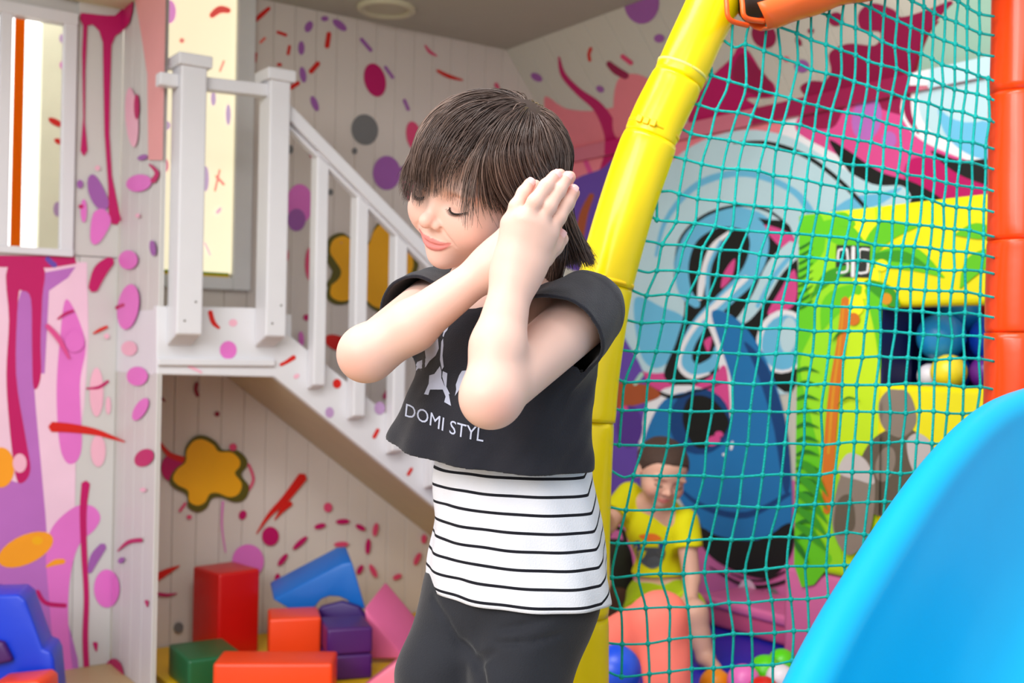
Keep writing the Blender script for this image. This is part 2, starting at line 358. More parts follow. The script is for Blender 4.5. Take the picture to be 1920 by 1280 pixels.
# ------------------------------------------------------------------ paintings on the walls
cl_left = line_clip(LC, LC + UP * 2, -1); cl_right = line_clip(LC, LC + UP * 2, 1)
pierA = [
 ('palepink', [(-80, 478), (163, 492), (166, 640), (158, 760), (142, 860), (140, 1000), (85, 1280), (-80, 1280)]),
 ('orch', blob([(34, 565), (58, 545), (64, 720), (76, 860), (85, 960), (96, 1060), (150, 1280), (60, 1330), (-80, 1300), (-80, 960), (0, 900), (45, 890), (30, 700)], 4)),
 ('orch', [(76, 512), (142, 500), (128, 520), (92, 545), (84, 700), (76, 700)]),
 ('pink', blob([(112, 640), (125, 560), (160, 640), (150, 720), (153, 840), (132, 870), (113, 840), (106, 740)])),
 ('pink', blob([(100, 985), (140, 950), (172, 948), (188, 968), (178, 992), (148, 1022), (132, 1080), (128, 1160), (136, 1250), (150, 1300), (112, 1300), (90, 1100), (87, 1030)])),
 ('mag', [(-80, 478), (140, 480), (143, 494), (95, 502), (-80, 499)]),
 ('mag', blob([(15, 498), (80, 498), (79, 560), (76, 640), (77, 700), (70, 727), (62, 720), (60, 640), (58, 560), (42, 545), (34, 560), (30, 700), (48, 820), (57, 880), (42, 905), (29, 890), (17, 790), (12, 700), (17, 600)], 4)),
 ('violet', strk([(88, 484), (96, 492), (104, 498)], 10)),
 ('oran', ell(48, 1030, 56, 27, -25)), ('yel', ell(70, 1013, 10, 8)), ('oran', strk([(87, 1062), (104, 1054), (120, 1052)], [4, 11, 9])),
 ('oran', ell(2, 876, 25, 38)), ('lpink', ell(37, 868, 13, 18)), ('deepv', ell(2, 1104, 12, 9)),
 ('mag', strk([(70, 1108), (86, 1130), (123, 1135)], 8)), ('mag', strk([(161, 906), (156, 960), (158, 1040), (162, 1120), (160, 1200), (165, 1300)], [16, 13, 11, 10, 11, 11])),
 ('pur', strk([(168, 1072), (178, 1045), (194, 1023)], [8, 18, 14])), ('pink', ell(200, 1103, 24, 36)), ('mag', ell(213, 1268, 19, 34)), ('mag', blob([(174, 1205), (183, 1205), (181, 1222)])),
 ('mag', blob([(271, 1126), (278, 1126), (276, 1138)])), ('mag', ell(270, 858, 20, 15, -35)), ('lpink', ell(181, 735, 13, 46)), ('lpink', ell(184, 845, 14, 30)), ('lpink', ell(203, 760, 5, 17)),
 ('red', strk([(97, 800), (130, 802), (180, 810), (233, 828)], [19, 17, 12, 3])), ('mag', strk([(162, 728), (185, 726), (203, 714)], [3, 6, 5])), ('pink', ell(257, 705, 20, 18)), ('lpink', ell(242, 653, 15, 14)),
 ('pink', ell(263, 767, 24, 11, -58)), ('mag', strk([(220, 1033), (240, 1016), (265, 1012)], [2, 7, 8])), ('pur', ell(227, 1050, 7, 5, -40)), ('lpink', ell(268, 918, 6, 4)),
 ('mag', [(151, 24), (200, 29), (216, 29), (250, -4), (248, 22), (243, 42), (230, 58), (216, 68), (209, 85), (206, 180), (205, 250), (210, 330), (220, 380), (227, 412), (220, 421), (210, 420), (204, 408), (203, 350), (196, 250), (194, 150), (193, 80), (186, 58), (174, 46), (164, 48), (160, 130), (159, 230), (164, 282), (157, 293), (151, 282), (156, 220), (154, 100), (156, 48), (150, 36)]),
 ('coralp', [(252, -6), (330, -6), (330, 300), (278, 300), (276, 140), (264, 60)]), ('lpink', ell(247, 220, 12, 56, -4)), ('mag', ell(256, 200, 5, 24)), ('pur', ell(267, 295, 10, 5, -15)), ('pink', ell(260, 343, 24, 16, -10)),
 ('mag', strk([(280, 308), (294, 324), (286, 340)], [4, 8, 10])), ('pur', blob([(165, 335), (175, 327), (190, 345), (204, 380), (195, 394), (178, 385), (166, 360)])), ('pink', blob([(175, 400), (195, 392), (208, 415), (190, 450), (175, 458), (169, 440)])),
 ('pink', ell(157, 395, 6, 22)), ('mag', ell(152, 387, 5, 4)), ('pur', ell(150, 345, 6, 8)), ('lpink', ell(183, 315, 5, 5)), ('mag', strk([(174, 542), (188, 508), (208, 488)], [18, 26, 17])), ('pink', ell(240, 487, 18, 18)),
 ('pur', ell(286, 465, 6, 15, -8)), ('pink', ell(240, 575, 20, 43, 9)), ('mag', strk([(218, 577), (232, 571)], 7)), ('mag', strk([(108, 598), (122, 588), (138, 582)], [3, 5, 4])), ('hot', strk([(88, 610), (110, 635), (130, 672)], [9, 10, 4])),
 ('red', strk([(175, 625), (188, 618), (201, 612)], [3, 6, 5])), ('lpink', ell(200, 630, 5, 5)), ('pink', ell(140, 640, 18, 20)), ('lpink', ell(258, 404, 4, 4)),
]
paint('painted_splashes', wall_left, PA, pierA, [cl_left])
paint('painted_splashes', wall_pier, PP, pierA, [cl_right, line_clip(LE, LE + UP * 2, -1)])

star1 = [(640 / 2 + 0, 0)]
def zs(pts, s, ox, oy): return [(ox + x / s, oy + y / s) for x, y in pts]
star_u = zs([(135, 400), (165, 360), (205, 352), (250, 375), (275, 405), (330, 408), (365, 440), (365, 470), (345, 500), (375, 545), (360, 590), (320, 603), (270, 585), (235, 590), (215, 625), (180, 640), (145, 620), (140, 575), (95, 550), (75, 520), (95, 480), (130, 450)], 2, 280, 640)
def shrink(p, f, dx=0, dy=0):
    c = np.mean(p, axis=0); return [(c[0] + (x - c[0]) * f + dx, c[1] + (y - c[1]) * f + dy) for x, y in p]
star_b = [(612, 470), (618, 445), (642, 436), (664, 450), (690, 455), (703, 425), (722, 409), (745, 413), (775, 460), (785, 500), (762, 540), (746, 576), (715, 586), (690, 572), (666, 540), (656, 566), (630, 571), (612, 556), (620, 520), (626, 495)]
back = [
 ('red', strk([(472, 45), (488, 30), (505, 15)], [5, 9, 7])), ('red', strk([(520, 60), (537, 66)], 6)), ('lred', strk([(488, 80), (497, 71)], 5)), ('red', strk([(543, 86), (540, 102)], 6)), ('pur', ell(579, 50, 7, 11, 25)),
 ('pur', ell(609, 35, 7, 5)), ('pur', ell(637, 47, 16, 7, 38)), ('pur', ell(565, 90, 6, 13)), ('red', strk([(617, 62), (613, 88)], 9)), ('pur', strk([(677, 73), (696, 95)], 7)), ('red', strk([(582, 135), (597, 118)], 9)),
 ('pur', ell(568, 140, 6, 15, -10)), ('red', strk([(544, 165), (560, 155)], 8)), ('mag', ell(703, 150, 20, 32, -14)), ('pur', strk([(722, 125), (737, 146)], 6)), ('pur', ell(590, 194, 6, 15, -22)), ('pur', strk([(758, 187), (766, 206)], 6)),
 ('rose', strk([(797, 85), (806, 97), (819, 105)], [3, 6, 3])), ('grey', ell(684, 243, 25, 29, -10)), ('rose', ell(776, 255, 14, 28, -10)), ('pur', ell(725, 324, 26, 32)), ('pur', strk([(748, 320), (765, 308)], 6)), ('grey', ell(665, 283, 5, 6)),
 ('rose', ell(772, 355, 14, 32, -18)), ('pink', ell(562, 382, 25, 37)), ('pur', ell(556, 412, 17, 21)), ('rose', ell(588, 285, 8, 14)), ('rose', ell(582, 495, 10, 32)), ('grey', ell(546, 232, 8, 9)), ('grey', ell(544, 280, 6, 8)), ('grey', ell(620, 360, 5, 6)),
 ('mag', ell(575, 595, 6, 6)), ('olive', blob(star_b, 4)), ('yel', blob(shrink(star_b, 0.9), 4)), ('olive', strk([(610, 480), (632, 510), (614, 535)], [10, 16, 8])), ('red', ell(633, 643, 26, 14, 22)), ('pink', ell(565, 635, 5, 14, -5)), ('mag', strk([(735, 640), (742, 700), (722, 745)], [6, 8, 10])),
 ('red', strk([(820, 132), (842, 143), (867, 150)], [5, 7, 3])), ('rose', strk([(930, 157), (936, 172)], 7)), ('rose', ell(537, 478, 4, 12)), ('red', strk([(478, 116), (480, 100)], 5)), ('red', ell(524, 121, 5, 3)),
 ('pur', ell(640, 455, 1, 1)),
 ('maroon', strk([(369, 718), (367, 730), (371, 742)], 7)), ('maroon', ell(407, 776, 5, 5)), ('maroon', strk([(295, 741), (310, 752)], [10, 3])), ('mag', ell(323, 877, 21, 26)), ('red', strk([(300, 830), (318, 852), (345, 862)], [5, 10, 12])),
 ('rose', strk([(466, 870), (475, 900), (458, 930)], 5)), ('olive', blob(star_u, 4)), ('yel', blob(shrink(star_u, 0.86, -4, -3), 4)), ('rose', ell(437, 838, 7, 7)), ('mag', ell(455, 965, 7, 9, 20)), ('rose', ell(355, 969, 5, 4)), ('rose', strk([(337, 958), (348, 943)], 5)),
 ('pink', strk([(418, 940), (416, 985), (423, 1035)], [4, 3, 2])), ('red', strk([(568, 893), (535, 935), (505, 965), (481, 1000)], [18, 14, 8, 2])), ('red', strk([(545, 943), (530, 955), (515, 974)], [10, 9, 2])), ('rose', ell(615, 951, 8, 9)), ('mag', ell(507, 1005, 16, 18)), ('pink', ell(465, 1052, 30, 32)),
 ('red', strk([(290, 1085), (310, 1073), (337, 1060)], [14, 12, 2])), ('mag', strk([(292, 1112), (312, 1115), (332, 1112)], [6, 6, 2])), ('grey', ell(335, 1176, 9, 10)), ('grey', ell(318, 1238, 26, 24)),
] + [('mag', ell(280 + x / 2, 640 + y / 2, rx, 5, a)) for x, y, rx, a in ((640, 692, 11, -15), (725, 675, 13, -3), (792, 697, 10, 28), (820, 768, 15, 95), (790, 855, 10, -60), (565, 755, 18, -42), (500, 818, 14, -52), (480, 885, 8, -80))] + \
 [('rose', ell(280 + x / 2, 640 + y / 2, rx, 5, a)) for x, y, rx, a in ((848, 705, 13, 100), (840, 860, 14, 62), (930, 882, 9, -25), (1005, 815, 13, -65), (1030, 740, 9, 95), (720, 760, 14, -3))]
paint('painted_splashes', wall_back, PB, back, gap=0.0012)
blindart = [('pink', ell(318, 22, 12, 22)), ('red', strk([(396, 30), (412, 18), (430, 20)], [10, 14, 10])), ('lred', ell(341, 76, 5, 5)), ('lred', strk([(412, 134), (420, 114)], 4)), ('lpur', ell(400, 185, 5, 14)), ('lpur', ell(428, 215, 5, 20)),
 ('lpur', ell(386, 335, 6, 24)), ('lred', strk([(403, 358), (412, 318)], 4)), ('lred', strk([(405, 330), (420, 346)], 5)), ('lpink', strk([(384, 455), (394, 478)], 4)), ('lpink', ell(410, 395, 4, 8, 40)), ('lpur', ell(312, 235, 8, 9)), ('rose', ell(309, 310, 7, 14)), ('lred', ell(306, 276, 4, 5))]
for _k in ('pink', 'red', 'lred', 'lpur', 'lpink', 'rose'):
    PAINTC['b' + _k] = PAINTC[_k]; mat('wall_paint_b' + _k, tuple(0.25 + 0.75 * x for x in PAINTC[_k]), 0.8, emis=(tuple(0.25 + 0.75 * x for x in PAINTC[_k]), 0.5))  # strokes on the blind: paler and glowing, backlight put into their colour
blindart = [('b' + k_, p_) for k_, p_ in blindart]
paint('painted_splashes', win2, (RC - E * 0.009, -E), blindart)

right = [
 ('salmon', [(1040, 268), (1480, 180), (1560, 250), (1440, 320), (1250, 420), (1100, 500), (1040, 480)]),
 ('mag', strk([(1148, 240), (1150, 280), (1135, 330), (1120, 370)], [28, 30, 28, 20])), ('hot', strk([(1110, 330), (1095, 290), (1108, 275)], [10, 8, 3])),
 ('violet', blob([(1045, 370), (1080, 335), (1125, 318), (1170, 300), (1180, 480), (1060, 500)])), ('brown', strk([(1110, 365), (1095, 400), (1085, 450)], [10, 16, 18])),
 ('pinkwall', [(1120, 930), (1320, 960), (1480, 900), (1800, 900), (1800, 1400), (1120, 1400)]),
 ('white', blob([(1470, 230), (1540, 215), (1600, 260), (1640, 340), (1560, 330), (1480, 300)])),
 ('hot', blob([(1490, 235), (1570, 170), (1700, 130), (1880, 100), (1900, 400), (1745, 392), (1660, 335), (1560, 285)])),
 ('wine', blob([(1500, 225), (1560, 150), (1690, 120), (1730, 150), (1700, 215), (1600, 190), (1560, 240)])),
 ('orch', ell(1625, 222, 28, 42, 10)), ('orch', ell(1667, 262, 14, 16)),
 ('mag', blob([(1705, 300), (1760, 300), (1860, 345), (1880, 380), (1760, 385), (1700, 345)])),
 ('white', blob([(1690, 190), (1730, 90), (1820, 40), (1920, 40), (1920, 320), (1830, 305), (1740, 270), (1700, 235)])),
 ('wine', strk([(1735, 80), (1705, 150), (1702, 210), (1722, 250)], [6, 14, 14, 4])),
 ('paleblue', blob([(1722, 190), (1750, 90), (1830, 60), (1920, 60), (1920, 300), (1830, 280), (1750, 250)])),
 ('sky', blob([(1760, 200), (1800, 215), (1880, 235), (1920, 240), (1920, 300), (1830, 295), (1775, 255)])), ('paleblue', ell(1820, 170, 70, 60)),
 ('black', blob([(1555, 265), (1590, 282), (1650, 322), (1720, 345), (1775, 385), (1700, 392), (1640, 375), (1605, 340)])), ('black', blob([(1745, 283), (1800, 300), (1880, 300), (1880, 350), (1800, 328)])),
 ('paleblue', blob([(1150, 640), (1165, 540), (1215, 370), (1280, 285), (1380, 245), (1475, 255), (1555, 300), (1635, 345), (1695, 350), (1690, 392), (1500, 440), (1490, 720), (1400, 720), (1230, 725), (1180, 690)], 5)),
 ('sky', strk([(1690, 352), (1650, 372), (1600, 385), (1560, 420)], [4, 20, 30, 40])), ('sky', strk([(1230, 480), (1250, 410), (1310, 345), (1400, 325), (1490, 360), (1530, 420)], [6, 9, 13, 13, 12, 20])),
 ('black', strk([(1375, 268), (1440, 268), (1510, 292), (1570, 335), (1610, 375), (1640, 410)], [3, 7, 8, 8, 8, 6])),
 ('sky', blob([(1190, 560), (1240, 575), (1285, 600), (1270, 660), (1230, 690), (1200, 660)])),
 ('hot', blob([(1160, 690), (1230, 700), (1360, 690), (1380, 800), (1300, 760), (1230, 790), (1180, 790)])),
 ('sky', ell(1375, 495, 112, 108)), ('paleblue', ell(1378, 500, 98, 92)),
 ('black', strk([(1265, 520), (1275, 450), (1320, 405), (1385, 385), (1440, 395), (1480, 425)], [3, 5, 6, 5, 5, 3])),
 ('black', blob([(1275, 505), (1290, 440), (1345, 408), (1430, 410), (1490, 450), (1492, 720), (1430, 700), (1390, 640), (1352, 690), (1290, 725), (1245, 705), (1268, 640), (1284, 575)], 5)),
 ('hot', blob([(1432, 422), (1485, 440), (1490, 470), (1462, 462)])), ('hot', blob([(1462, 545), (1490, 505), (1490, 570), (1440, 590)])), ('hot', blob([(1358, 510), (1378, 485), (1372, 520), (1352, 540)])), ('hot', blob([(1320, 640), (1335, 632), (1328, 660)])),
 ('sky', strk([(1308, 572), (1284, 545), (1279, 490), (1300, 440), (1350, 412), (1405, 418), (1424, 455), (1408, 510), (1360, 560), (1318, 600), (1292, 640), (1286, 675), (1306, 695), (1338, 678), (1344, 650)], [14, 24, 26, 26, 28, 34, 36, 34, 30, 28, 26, 24, 24, 20, 8])),
 ('white', strk([(1312, 560), (1318, 520), (1336, 465), (1368, 435)], [10, 14, 12, 6])), ('sky', strk([(1326, 555), (1330, 500), (1352, 452)], [8, 8, 6])), ('white', strk([(1400, 520), (1350, 565), (1308, 605), (1280, 650), (1274, 685), (1296, 706), (1330, 700)], [10, 12, 10, 9, 9, 9, 4])),
 ('paleblue', strk([(1492, 465), (1455, 500), (1425, 555), (1400, 590), (1384, 604)], [34, 34, 28, 22, 14])), ('sky', strk([(1480, 482), (1450, 520), (1420, 575)], [8, 10, 8])),
 ('white', ell(1468, 640, 50, 60, 10)), ('sky', ell(1470, 642, 42, 52, 10)), ('paleblue', ell(1478, 628, 16, 34, 5)),
 ('white', blob([(1322, 585), (1380, 598), (1420, 690), (1440, 900), (1380, 880), (1352, 760), (1345, 660)])),
 ('white', ell(1282, 805, 88, 84)), ('blue', blob([(1335, 583), (1384, 600), (1432, 665), (1466, 760), (1482, 870), (1480, 1000), (1425, 1072), (1345, 1045), (1295, 970), (1245, 890), (1205, 870), (1212, 810), (1245, 750), (1300, 735), (1345, 760), (1368, 790), (1372, 720), (1352, 650)], 5)),
 ('dblue', blob([(1395, 640), (1440, 690), (1474, 800), (1482, 900), (1470, 920), (1450, 800), (1420, 700)])), ('hot', blob([(1345, 700), (1362, 690), (1368, 780), (1345, 755)])),
 ('black', blob([(1290, 962), (1340, 1002), (1420, 1012), (1482, 980), (1484, 1035), (1445, 1082), (1385, 1072), (1325, 1035)])), ('dblue', strk([(1262, 905), (1320, 950), (1400, 965), (1480, 925)], [4, 10, 12, 8])), ('blue', strk([(1310, 985), (1380, 1008), (1440, 1000), (1480, 970)], [2, 6, 6, 3])),
 ('dblue', ell(1312, 790, 58, 62)), ('black', blob([(1280, 790), (1292, 745), (1330, 745), (1360, 775), (1366, 800), (1340, 832), (1305, 838)])), ('hot', ell(1337, 826, 14, 9, -20)), ('hot', ell(1348, 814, 8, 6)), ('white', ell(1372, 835, 3, 9, 10)), ('white', ell(1358, 852, 4, 3)),
 ('black', strk([(1180, 700), (1250, 742), (1300, 735), (1360, 715)], [2, 7, 4, 2])),
 ('violet', blob([(1140, 620), (1180, 650), (1212, 720), (1205, 790), (1195, 850), (1198, 920), (1140, 950)])), ('brown', blob([(1150, 720), (1215, 722), (1235, 745), (1150, 765)])), ('deepv', ell(1180, 800, 25, 40)), ('mint', strk([(1190, 720), (1204, 700)], 8)), ('hot', ell(1170, 765, 8, 5)),
 ('black', strk([(1330, 1062), (1400, 1098), (1470, 1090), (1530, 1050)], [2, 6, 6, 3])), ('black', strk([(1370, 1075), (1430, 1088), (1500, 1055)], [2, 4, 3])), ('grey', ell(1448, 1130, 14, 28)), ('palepink', ell(1400, 1125, 20, 40)), ('palepink', ell(1500, 1130, 18, 25)),
]
zclip_lo = line_clip(RC + UP * (Z1 - 0.045), RC - E * 2 + UP * (Z1 - 0.045), 1)
def below(p3, q3, sign):
    (u0, v0), (u1, v1) = proj(p3), proj(q3); a, b = -(v1 - v0), (u1 - u0); c = -(a * u0 + b * v0)
    if b < 0: a, b, c = -a, -b, -c
    return (a * sign, b * sign, c * sign)      # sign=+1 keeps larger v (lower in the picture)
cl_r = line_clip(RC, RC + UP, 1)
paint('painted_mural', wall_right, PR, right, [below(RC + UP * Z1, RC - E * 2 + UP * Z1, 1), cl_r])
paint('painted_stripe', bpy.data.objects['trim_1'], (RC - D * 0.018, -D), [
 ('wine', [(1420, 190), (1720, 100), (1720, 180), (1400, 260)]), ('mag', [(1135, 230), (1170, 230), (1165, 290), (1133, 290)]), ('paleblue', [(1740, 90), (1930, 40), (1930, 150), (1740, 170)]), ('white', [(1710, 90), (1745, 90), (1740, 160), (1705, 160)])],
 [below(RC - D * 0.018 + UP * (Z1 + 0.005), RC - D * 0.018 - E * 2 + UP * (Z1 + 0.005), 1), below(RC - D * 0.018 + UP * (Z1 - 0.045), RC - D * 0.018 - E * 2 + UP * (Z1 - 0.045), -1)])
slope = [
 ('salmon', blob([(1020, 184), (1060, 203), (1110, 208), (1170, 200), (1260, 210), (1250, 260), (1150, 262), (1050, 285)])), ('mag', strk([(1048, 107), (1056, 140), (1085, 172), (1122, 202), (1145, 245), (1152, 290)], [4, 10, 13, 20, 28, 30])),
 ('salmon', blob([(1160, 148), (1198, 140), (1250, 170), (1290, 190), (1250, 262), (1160, 262), (1150, 200)])), ('red', strk([(1108, 90), (1104, 102), (1106, 114)], 6)), ('wine', strk([(1140, 118), (1155, 132), (1175, 143)], [10, 15, 13])), ('rose', strk([(1166, 105), (1184, 119)], 9)),
 ('pur', ell(1006, 145, 12, 7, 30)), ('pur', ell(1125, 167, 8, 6, 30)), ('pur', ell(1203, 5, 33, 40)), ('pur', ell(1236, 72, 10, 8)), ('rose', strk([(930, 157), (936, 172)], 7)),
 ('mag', blob([(1290, 230), (1320, 160), (1370, 110), (1385, 88), (1405, 98), (1430, 138), (1452, 160), (1448, 182), (1400, 185), (1420, 205), (1350, 225)])), ('wine', blob([(1372, 140), (1390, 100), (1425, 130), (1450, 165), (1430, 182), (1390, 165)])), ('wine', ell(1432, 66, 22, 26, -35)),
 ('wine', ell(1567, 36, 14, 13)), ('wine', ell(1520, 58, 6, 5)), ('wine', ell(1497, 78, 5, 9, -30)), ('rose', ell(1474, 111, 6, 5, 30)), ('pur', ell(1503, 124, 14, 12)),
 ('wine', blob([(1610, 25), (1635, 6), (1675, 18), (1690, 32), (1740, 18), (1785, 2), (1770, 35), (1740, 70), (1722, 115), (1700, 160), (1640, 170), (1570, 180), (1540, 165), (1558, 135), (1555, 100), (1590, 82), (1640, 85), (1650, 60), (1615, 55)], 5)), ('wine', blob([(1500, 165), (1520, 152), (1550, 158), (1560, 190), (1520, 185)])),
 ('mint', blob([(1725, 140), (1745, 60), (1790, 5), (1850, -20), (1930, -20), (1930, 150), (1800, 160)])), ('maroon', strk([(1715, 130), (1735, 70), (1760, 40)], [8, 8, 3])),
]
top_edge = below(CC + UP * ZC, CC + UP * ZC - E * 2, 1)
gable = line_clip(CC + UP * ZC, RC + UP * Z1, 1)
paint('painted_splashes', ceiling_slope, PSL, slope, [top_edge, below(RC + UP * Z1, RC - E * 2 + UP * Z1, -1), gable])

# ------------------------------------------------------------------ ceiling downlight
dl = empty('ceiling_downlight', P(725, 14, 3.62), label='round unlit white downlight set in the grey ceiling', cat='ceiling light')
dlc = Vector((on_plane(725, 14, Vector((0, 0, ZC)), UP))); dl.location = dlc
def lathe(name, prof, c, parent, m, seg=40):
    V, Fc = [], []
    for r, z in prof:
        for j in range(seg): V.append(Vector((c.x + r * math.cos(2 * math.pi * j / seg), c.y + r * math.sin(2 * math.pi * j / seg), c.z + z)))
    for i in range(len(prof) - 1):
        for j in range(seg): Fc.append((i * seg + j, i * seg + (j + 1) % seg, (i + 1) * seg + (j + 1) % seg, (i + 1) * seg + j))
    return raw(name, V, Fc, parent, m, True)
lathe('trim_ring', [(0.095, 0), (0.095, -0.008), (0.088, -0.014), (0.072, -0.012), (0.068, -0.002), (0.068, 0.0)], dlc, dl, mat('ivory_ring', (0.80, 0.78, 0.66), 0.4))
lathe('diffuser', [(0.068, -0.003), (0.03, -0.006), (0.0005, -0.007)], dlc, dl, mat('frosted_diffuser', (0.74, 0.72, 0.62), 0.5))

# ------------------------------------------------------------------ staircase
st = empty('staircase', SO - D * 0.9, label='white painted wooden staircase with landing, posts, handrail and balusters', cat='staircase')
def S(u, v, off=0.0): return on_plane(u, v, SO - E * off, -E)
fas = [S(294, 573), S(480, 577), S(535, 622), S(760, 802), S(900, 914), S(1085, 1060), S(1085, 1165), S(812, 948), S(515, 707), S(294, 702)]
stringer = prism('stringer', fas, E * 0.03, st, whiteS, bevel=0.003, seg=1)
paint('painted_splash', stringer, (SO, -E), [('red', strk([(394, 584), (400, 604), (411, 615)], [9, 9, 5])), ('lpink', ell(437, 605, 8, 7)), ('pink', ell(428, 656, 16, 17)), ('red', strk([(526, 684), (538, 678), (552, 669)], [6, 7, 9])),
  ('lpink', strk([(354, 686), (378, 698)], [7, 4])), ('lpink', ell(556, 705, 6, 4, -30)), ('red', ell(632, 719, 8, 9)), ('lpur', ell(618, 773, 8, 10)), ('red', strk([(701, 820), (709, 805)], 7)), ('red', strk([(765, 890), (772, 878)], 6)), ('lpur', ell(712, 765, 10, 12))], split=True)
zt, zb = S(300, 573).z, S(400, 703).z
hexa('landing_lip', obox(S(294, 685) - E * 0.012 + UP * 0, D, E, UP, (S(513, 700) - S(294, 700)).length, 0.012, 0.02), st, whiteS, bevel=0.003, seg=1)
bl = S(515, 707); q0 = (S(296, 600) - SO).dot(D); q1 = (bl - SO).dot(D)
hexa('landing_slab', obox(SO + D * q0 + E * 0.03 + UP * zb, D, E, UP, q1 - q0 + 0.06, 0.365, zt - zb - 0.01), st, whiteS)
b2_ = S(1085, 1165); sdir = (b2_ - bl)
raw('stair_soffit', [bl + E * 0.03, b2_ + E * 0.03, b2_ + E * 0.395, bl + E * 0.395] + [p + UP * 0.012 for p in (bl + E * 0.03, b2_ + E * 0.03, b2_ + E * 0.395, bl + E * 0.395)],
    [(0, 1, 2, 3), (7, 6, 5, 4), (0, 4, 5, 1), (1, 5, 6, 2), (2, 6, 7, 3), (3, 7, 4, 0)], st, mat('beige_soffit_board', (0.76, 0.70, 0.60), 0.6))
for i in range(6):
    f = (i + 0.7) / 6.6; c = bl + sdir * f + E * 0.03 + UP * 0.075
    hexa('tread', obox(c - D * 0.06, D, E, UP, 0.15, 0.362, 0.02), st, whiteS, bevel=0.003, seg=1)
# painted wall step seen under the soffit
def post(name, u0, u1, vt, vb, t, vref, cap=None, cham=0.03, dpt=None):
    a = S(u0, vref, t); b = S(u1, vref, t); w = (b - a).dot(D); zt = S(u0, vt, t).z; zb = S(u0, vb, t).z
    o = Vector((a.x, a.y, 0)); d = t if dpt is None else dpt
    poly = [o + UP * zt, o + E * d + UP * zt, o + E * d + UP * (zb - cham), o + UP * zb]
    p = prism(name, poly, D * w, st, whiteS, bevel=0.003, seg=1)
    if cap:
        c = hexa('post_cap', obox(o - D * 0.011 - E * 0.011 + UP * (zt - 0.003), D, E, UP, w + 0.022, d + 0.022, cap), p, whiteS, bevel=0.004, seg=2)
        for zz in (zb + 0.035, zb + 0.085):
            pts = [o + D * (w * 0.3 if zz < zb + 0.05 else w * 0.72) + UP * zz]
            V, Fc = tube_data([pts[0], pts[0] - E * 0.0016], 0.003, 8); raw('screw_head', V, Fc, p, mat('screw_steel', (0.45, 0.44, 0.42), 0.4))
    return p
post('newel_post', 336, 384, 118, 626, 0.078, 380, cap=0.032)
post('newel_post', 503, 541, 146, 630, 0.078, 390, cap=0.032)
for u0, u1, vt, vb in ((592, 614, 268, 722), (668, 690, 345, 780), (742, 764, 425, 845), (815, 836, 500, 910)):
    post('baluster', u0, u1, vt, vb, 0.045, 500, cham=0.014)
def rail(name, a, b, h, dep):
    dv = (b - a); upv = UP * h
    return hexa(name, [a, b, b + E * dep, a + E * dep, a + upv, b + upv, b + E * dep + upv, a + E * dep + upv], st, whiteS, bevel=0.004, seg=2)
rail('handrail', S(384, 167, .06), S(504, 180, .06), 0.034, 0.04)
rail('handrail', S(300, 158, .06), S(336, 163, .06), 0.034, 0.04)
rail('handrail', S(541, 222, .062), S(905, 592, .062), 0.045, 0.055)
rail('rail_fillet', S(541, 240, .045), S(905, 604, .045), 0.014, 0.03)

# ------------------------------------------------------------------ foam blocks
hexa('floor_mat', obox(RC - D * 1.6 - E * 1.05, D, E, UP, 1.62, 1.04, 0.02), None, yellowmat, bevel=0.003, seg=1, label='yellow vinyl floor mat under the stairs', cat='floor mat')
def vinyl(n, c): return mat('vinyl_' + n, c, 0.38, 0.5, noise_amt=0.08, noise_scale=8, bump=0.15, bump_scale=18)
def fblock(name, corner, yaw, lx, ly, h, m, label, group='foam play blocks', seam=True):
    a = math.radians(yaw); ax = Vector((math.cos(a), math.sin(a), 0)); ay = Vector((-math.sin(a), math.cos(a), 0))
    return hexa(name, obox(corner, ax, ay, UP, lx, ly, h), None, m, bevel=0.009, seg=3, label=label, cat='foam block', group=group)
def FL(u, v, z=0.02): return on_plane(u, v, Vector((0, 0, z)), UP)
red = vinyl('red', (0.78, 0.05, 0.04)); orng = vinyl('orange', (0.95, 0.27, 0.07)); grn = vinyl('green', (0.04, 0.36, 0.20)); blu = vinyl('blue', (0.05, 0.42, 0.78)); pur = vinyl('purple', (0.28, 0.09, 0.40)); pnk = vinyl('pink', (0.90, 0.42, 0.62)); rblu = vinyl('royal_blue', (0.02, 0.22, 0.82))
c = FL(408, 1236); fblock('foam_block', c, 44, 0.135, 0.155, 0.245, red, 'tall upright red foam block standing against the wall under the stairs')
c = FL(503, 1264); fblock('foam_block', c, 14, 0.142, 0.135, 0.152, orng, 'orange foam cube between the red block and the purple blocks')
c = FL(398, 1318); fblock('foam_block', c, 3, 0.30, 0.125, 0.10, orng, 'long low orange foam block lying in front of the orange cube')
a0 = FL(352, 1300); fblock('foam_block', a0, 32, 0.15, 0.19, 0.085, grn, 'dark green foam block lying in front of the red block')
c = FL(612, 1278); fblock('foam_block', c, 18, 0.125, 0.15, 0.068, pur, 'lower purple foam slab right of the orange cube')
fblock('foam_block', c + UP * 0.069, 18, 0.125, 0.15, 0.072, pur, 'upper purple foam slab stacked on the other purple slab')
def px_prism(name, pts, Y, ext, m, label, bevel=0.008, cat='foam block', group='foam play blocks'):
    return prism(name, [P(u, v, Y) for u, v in pts], ext, None, m, bevel=bevel, seg=2, label=label, cat=cat, group=group)
arch = [(508, 1122), (640, 1056), (658, 1053), (684, 1140), (664, 1150)] + [(640 - 28 * math.cos(t) * 1.0 - 6, 1150 - 34 * math.sin(t)) for t in np.linspace(math.pi, 0, 9)][0:9] + [(560, 1168)]
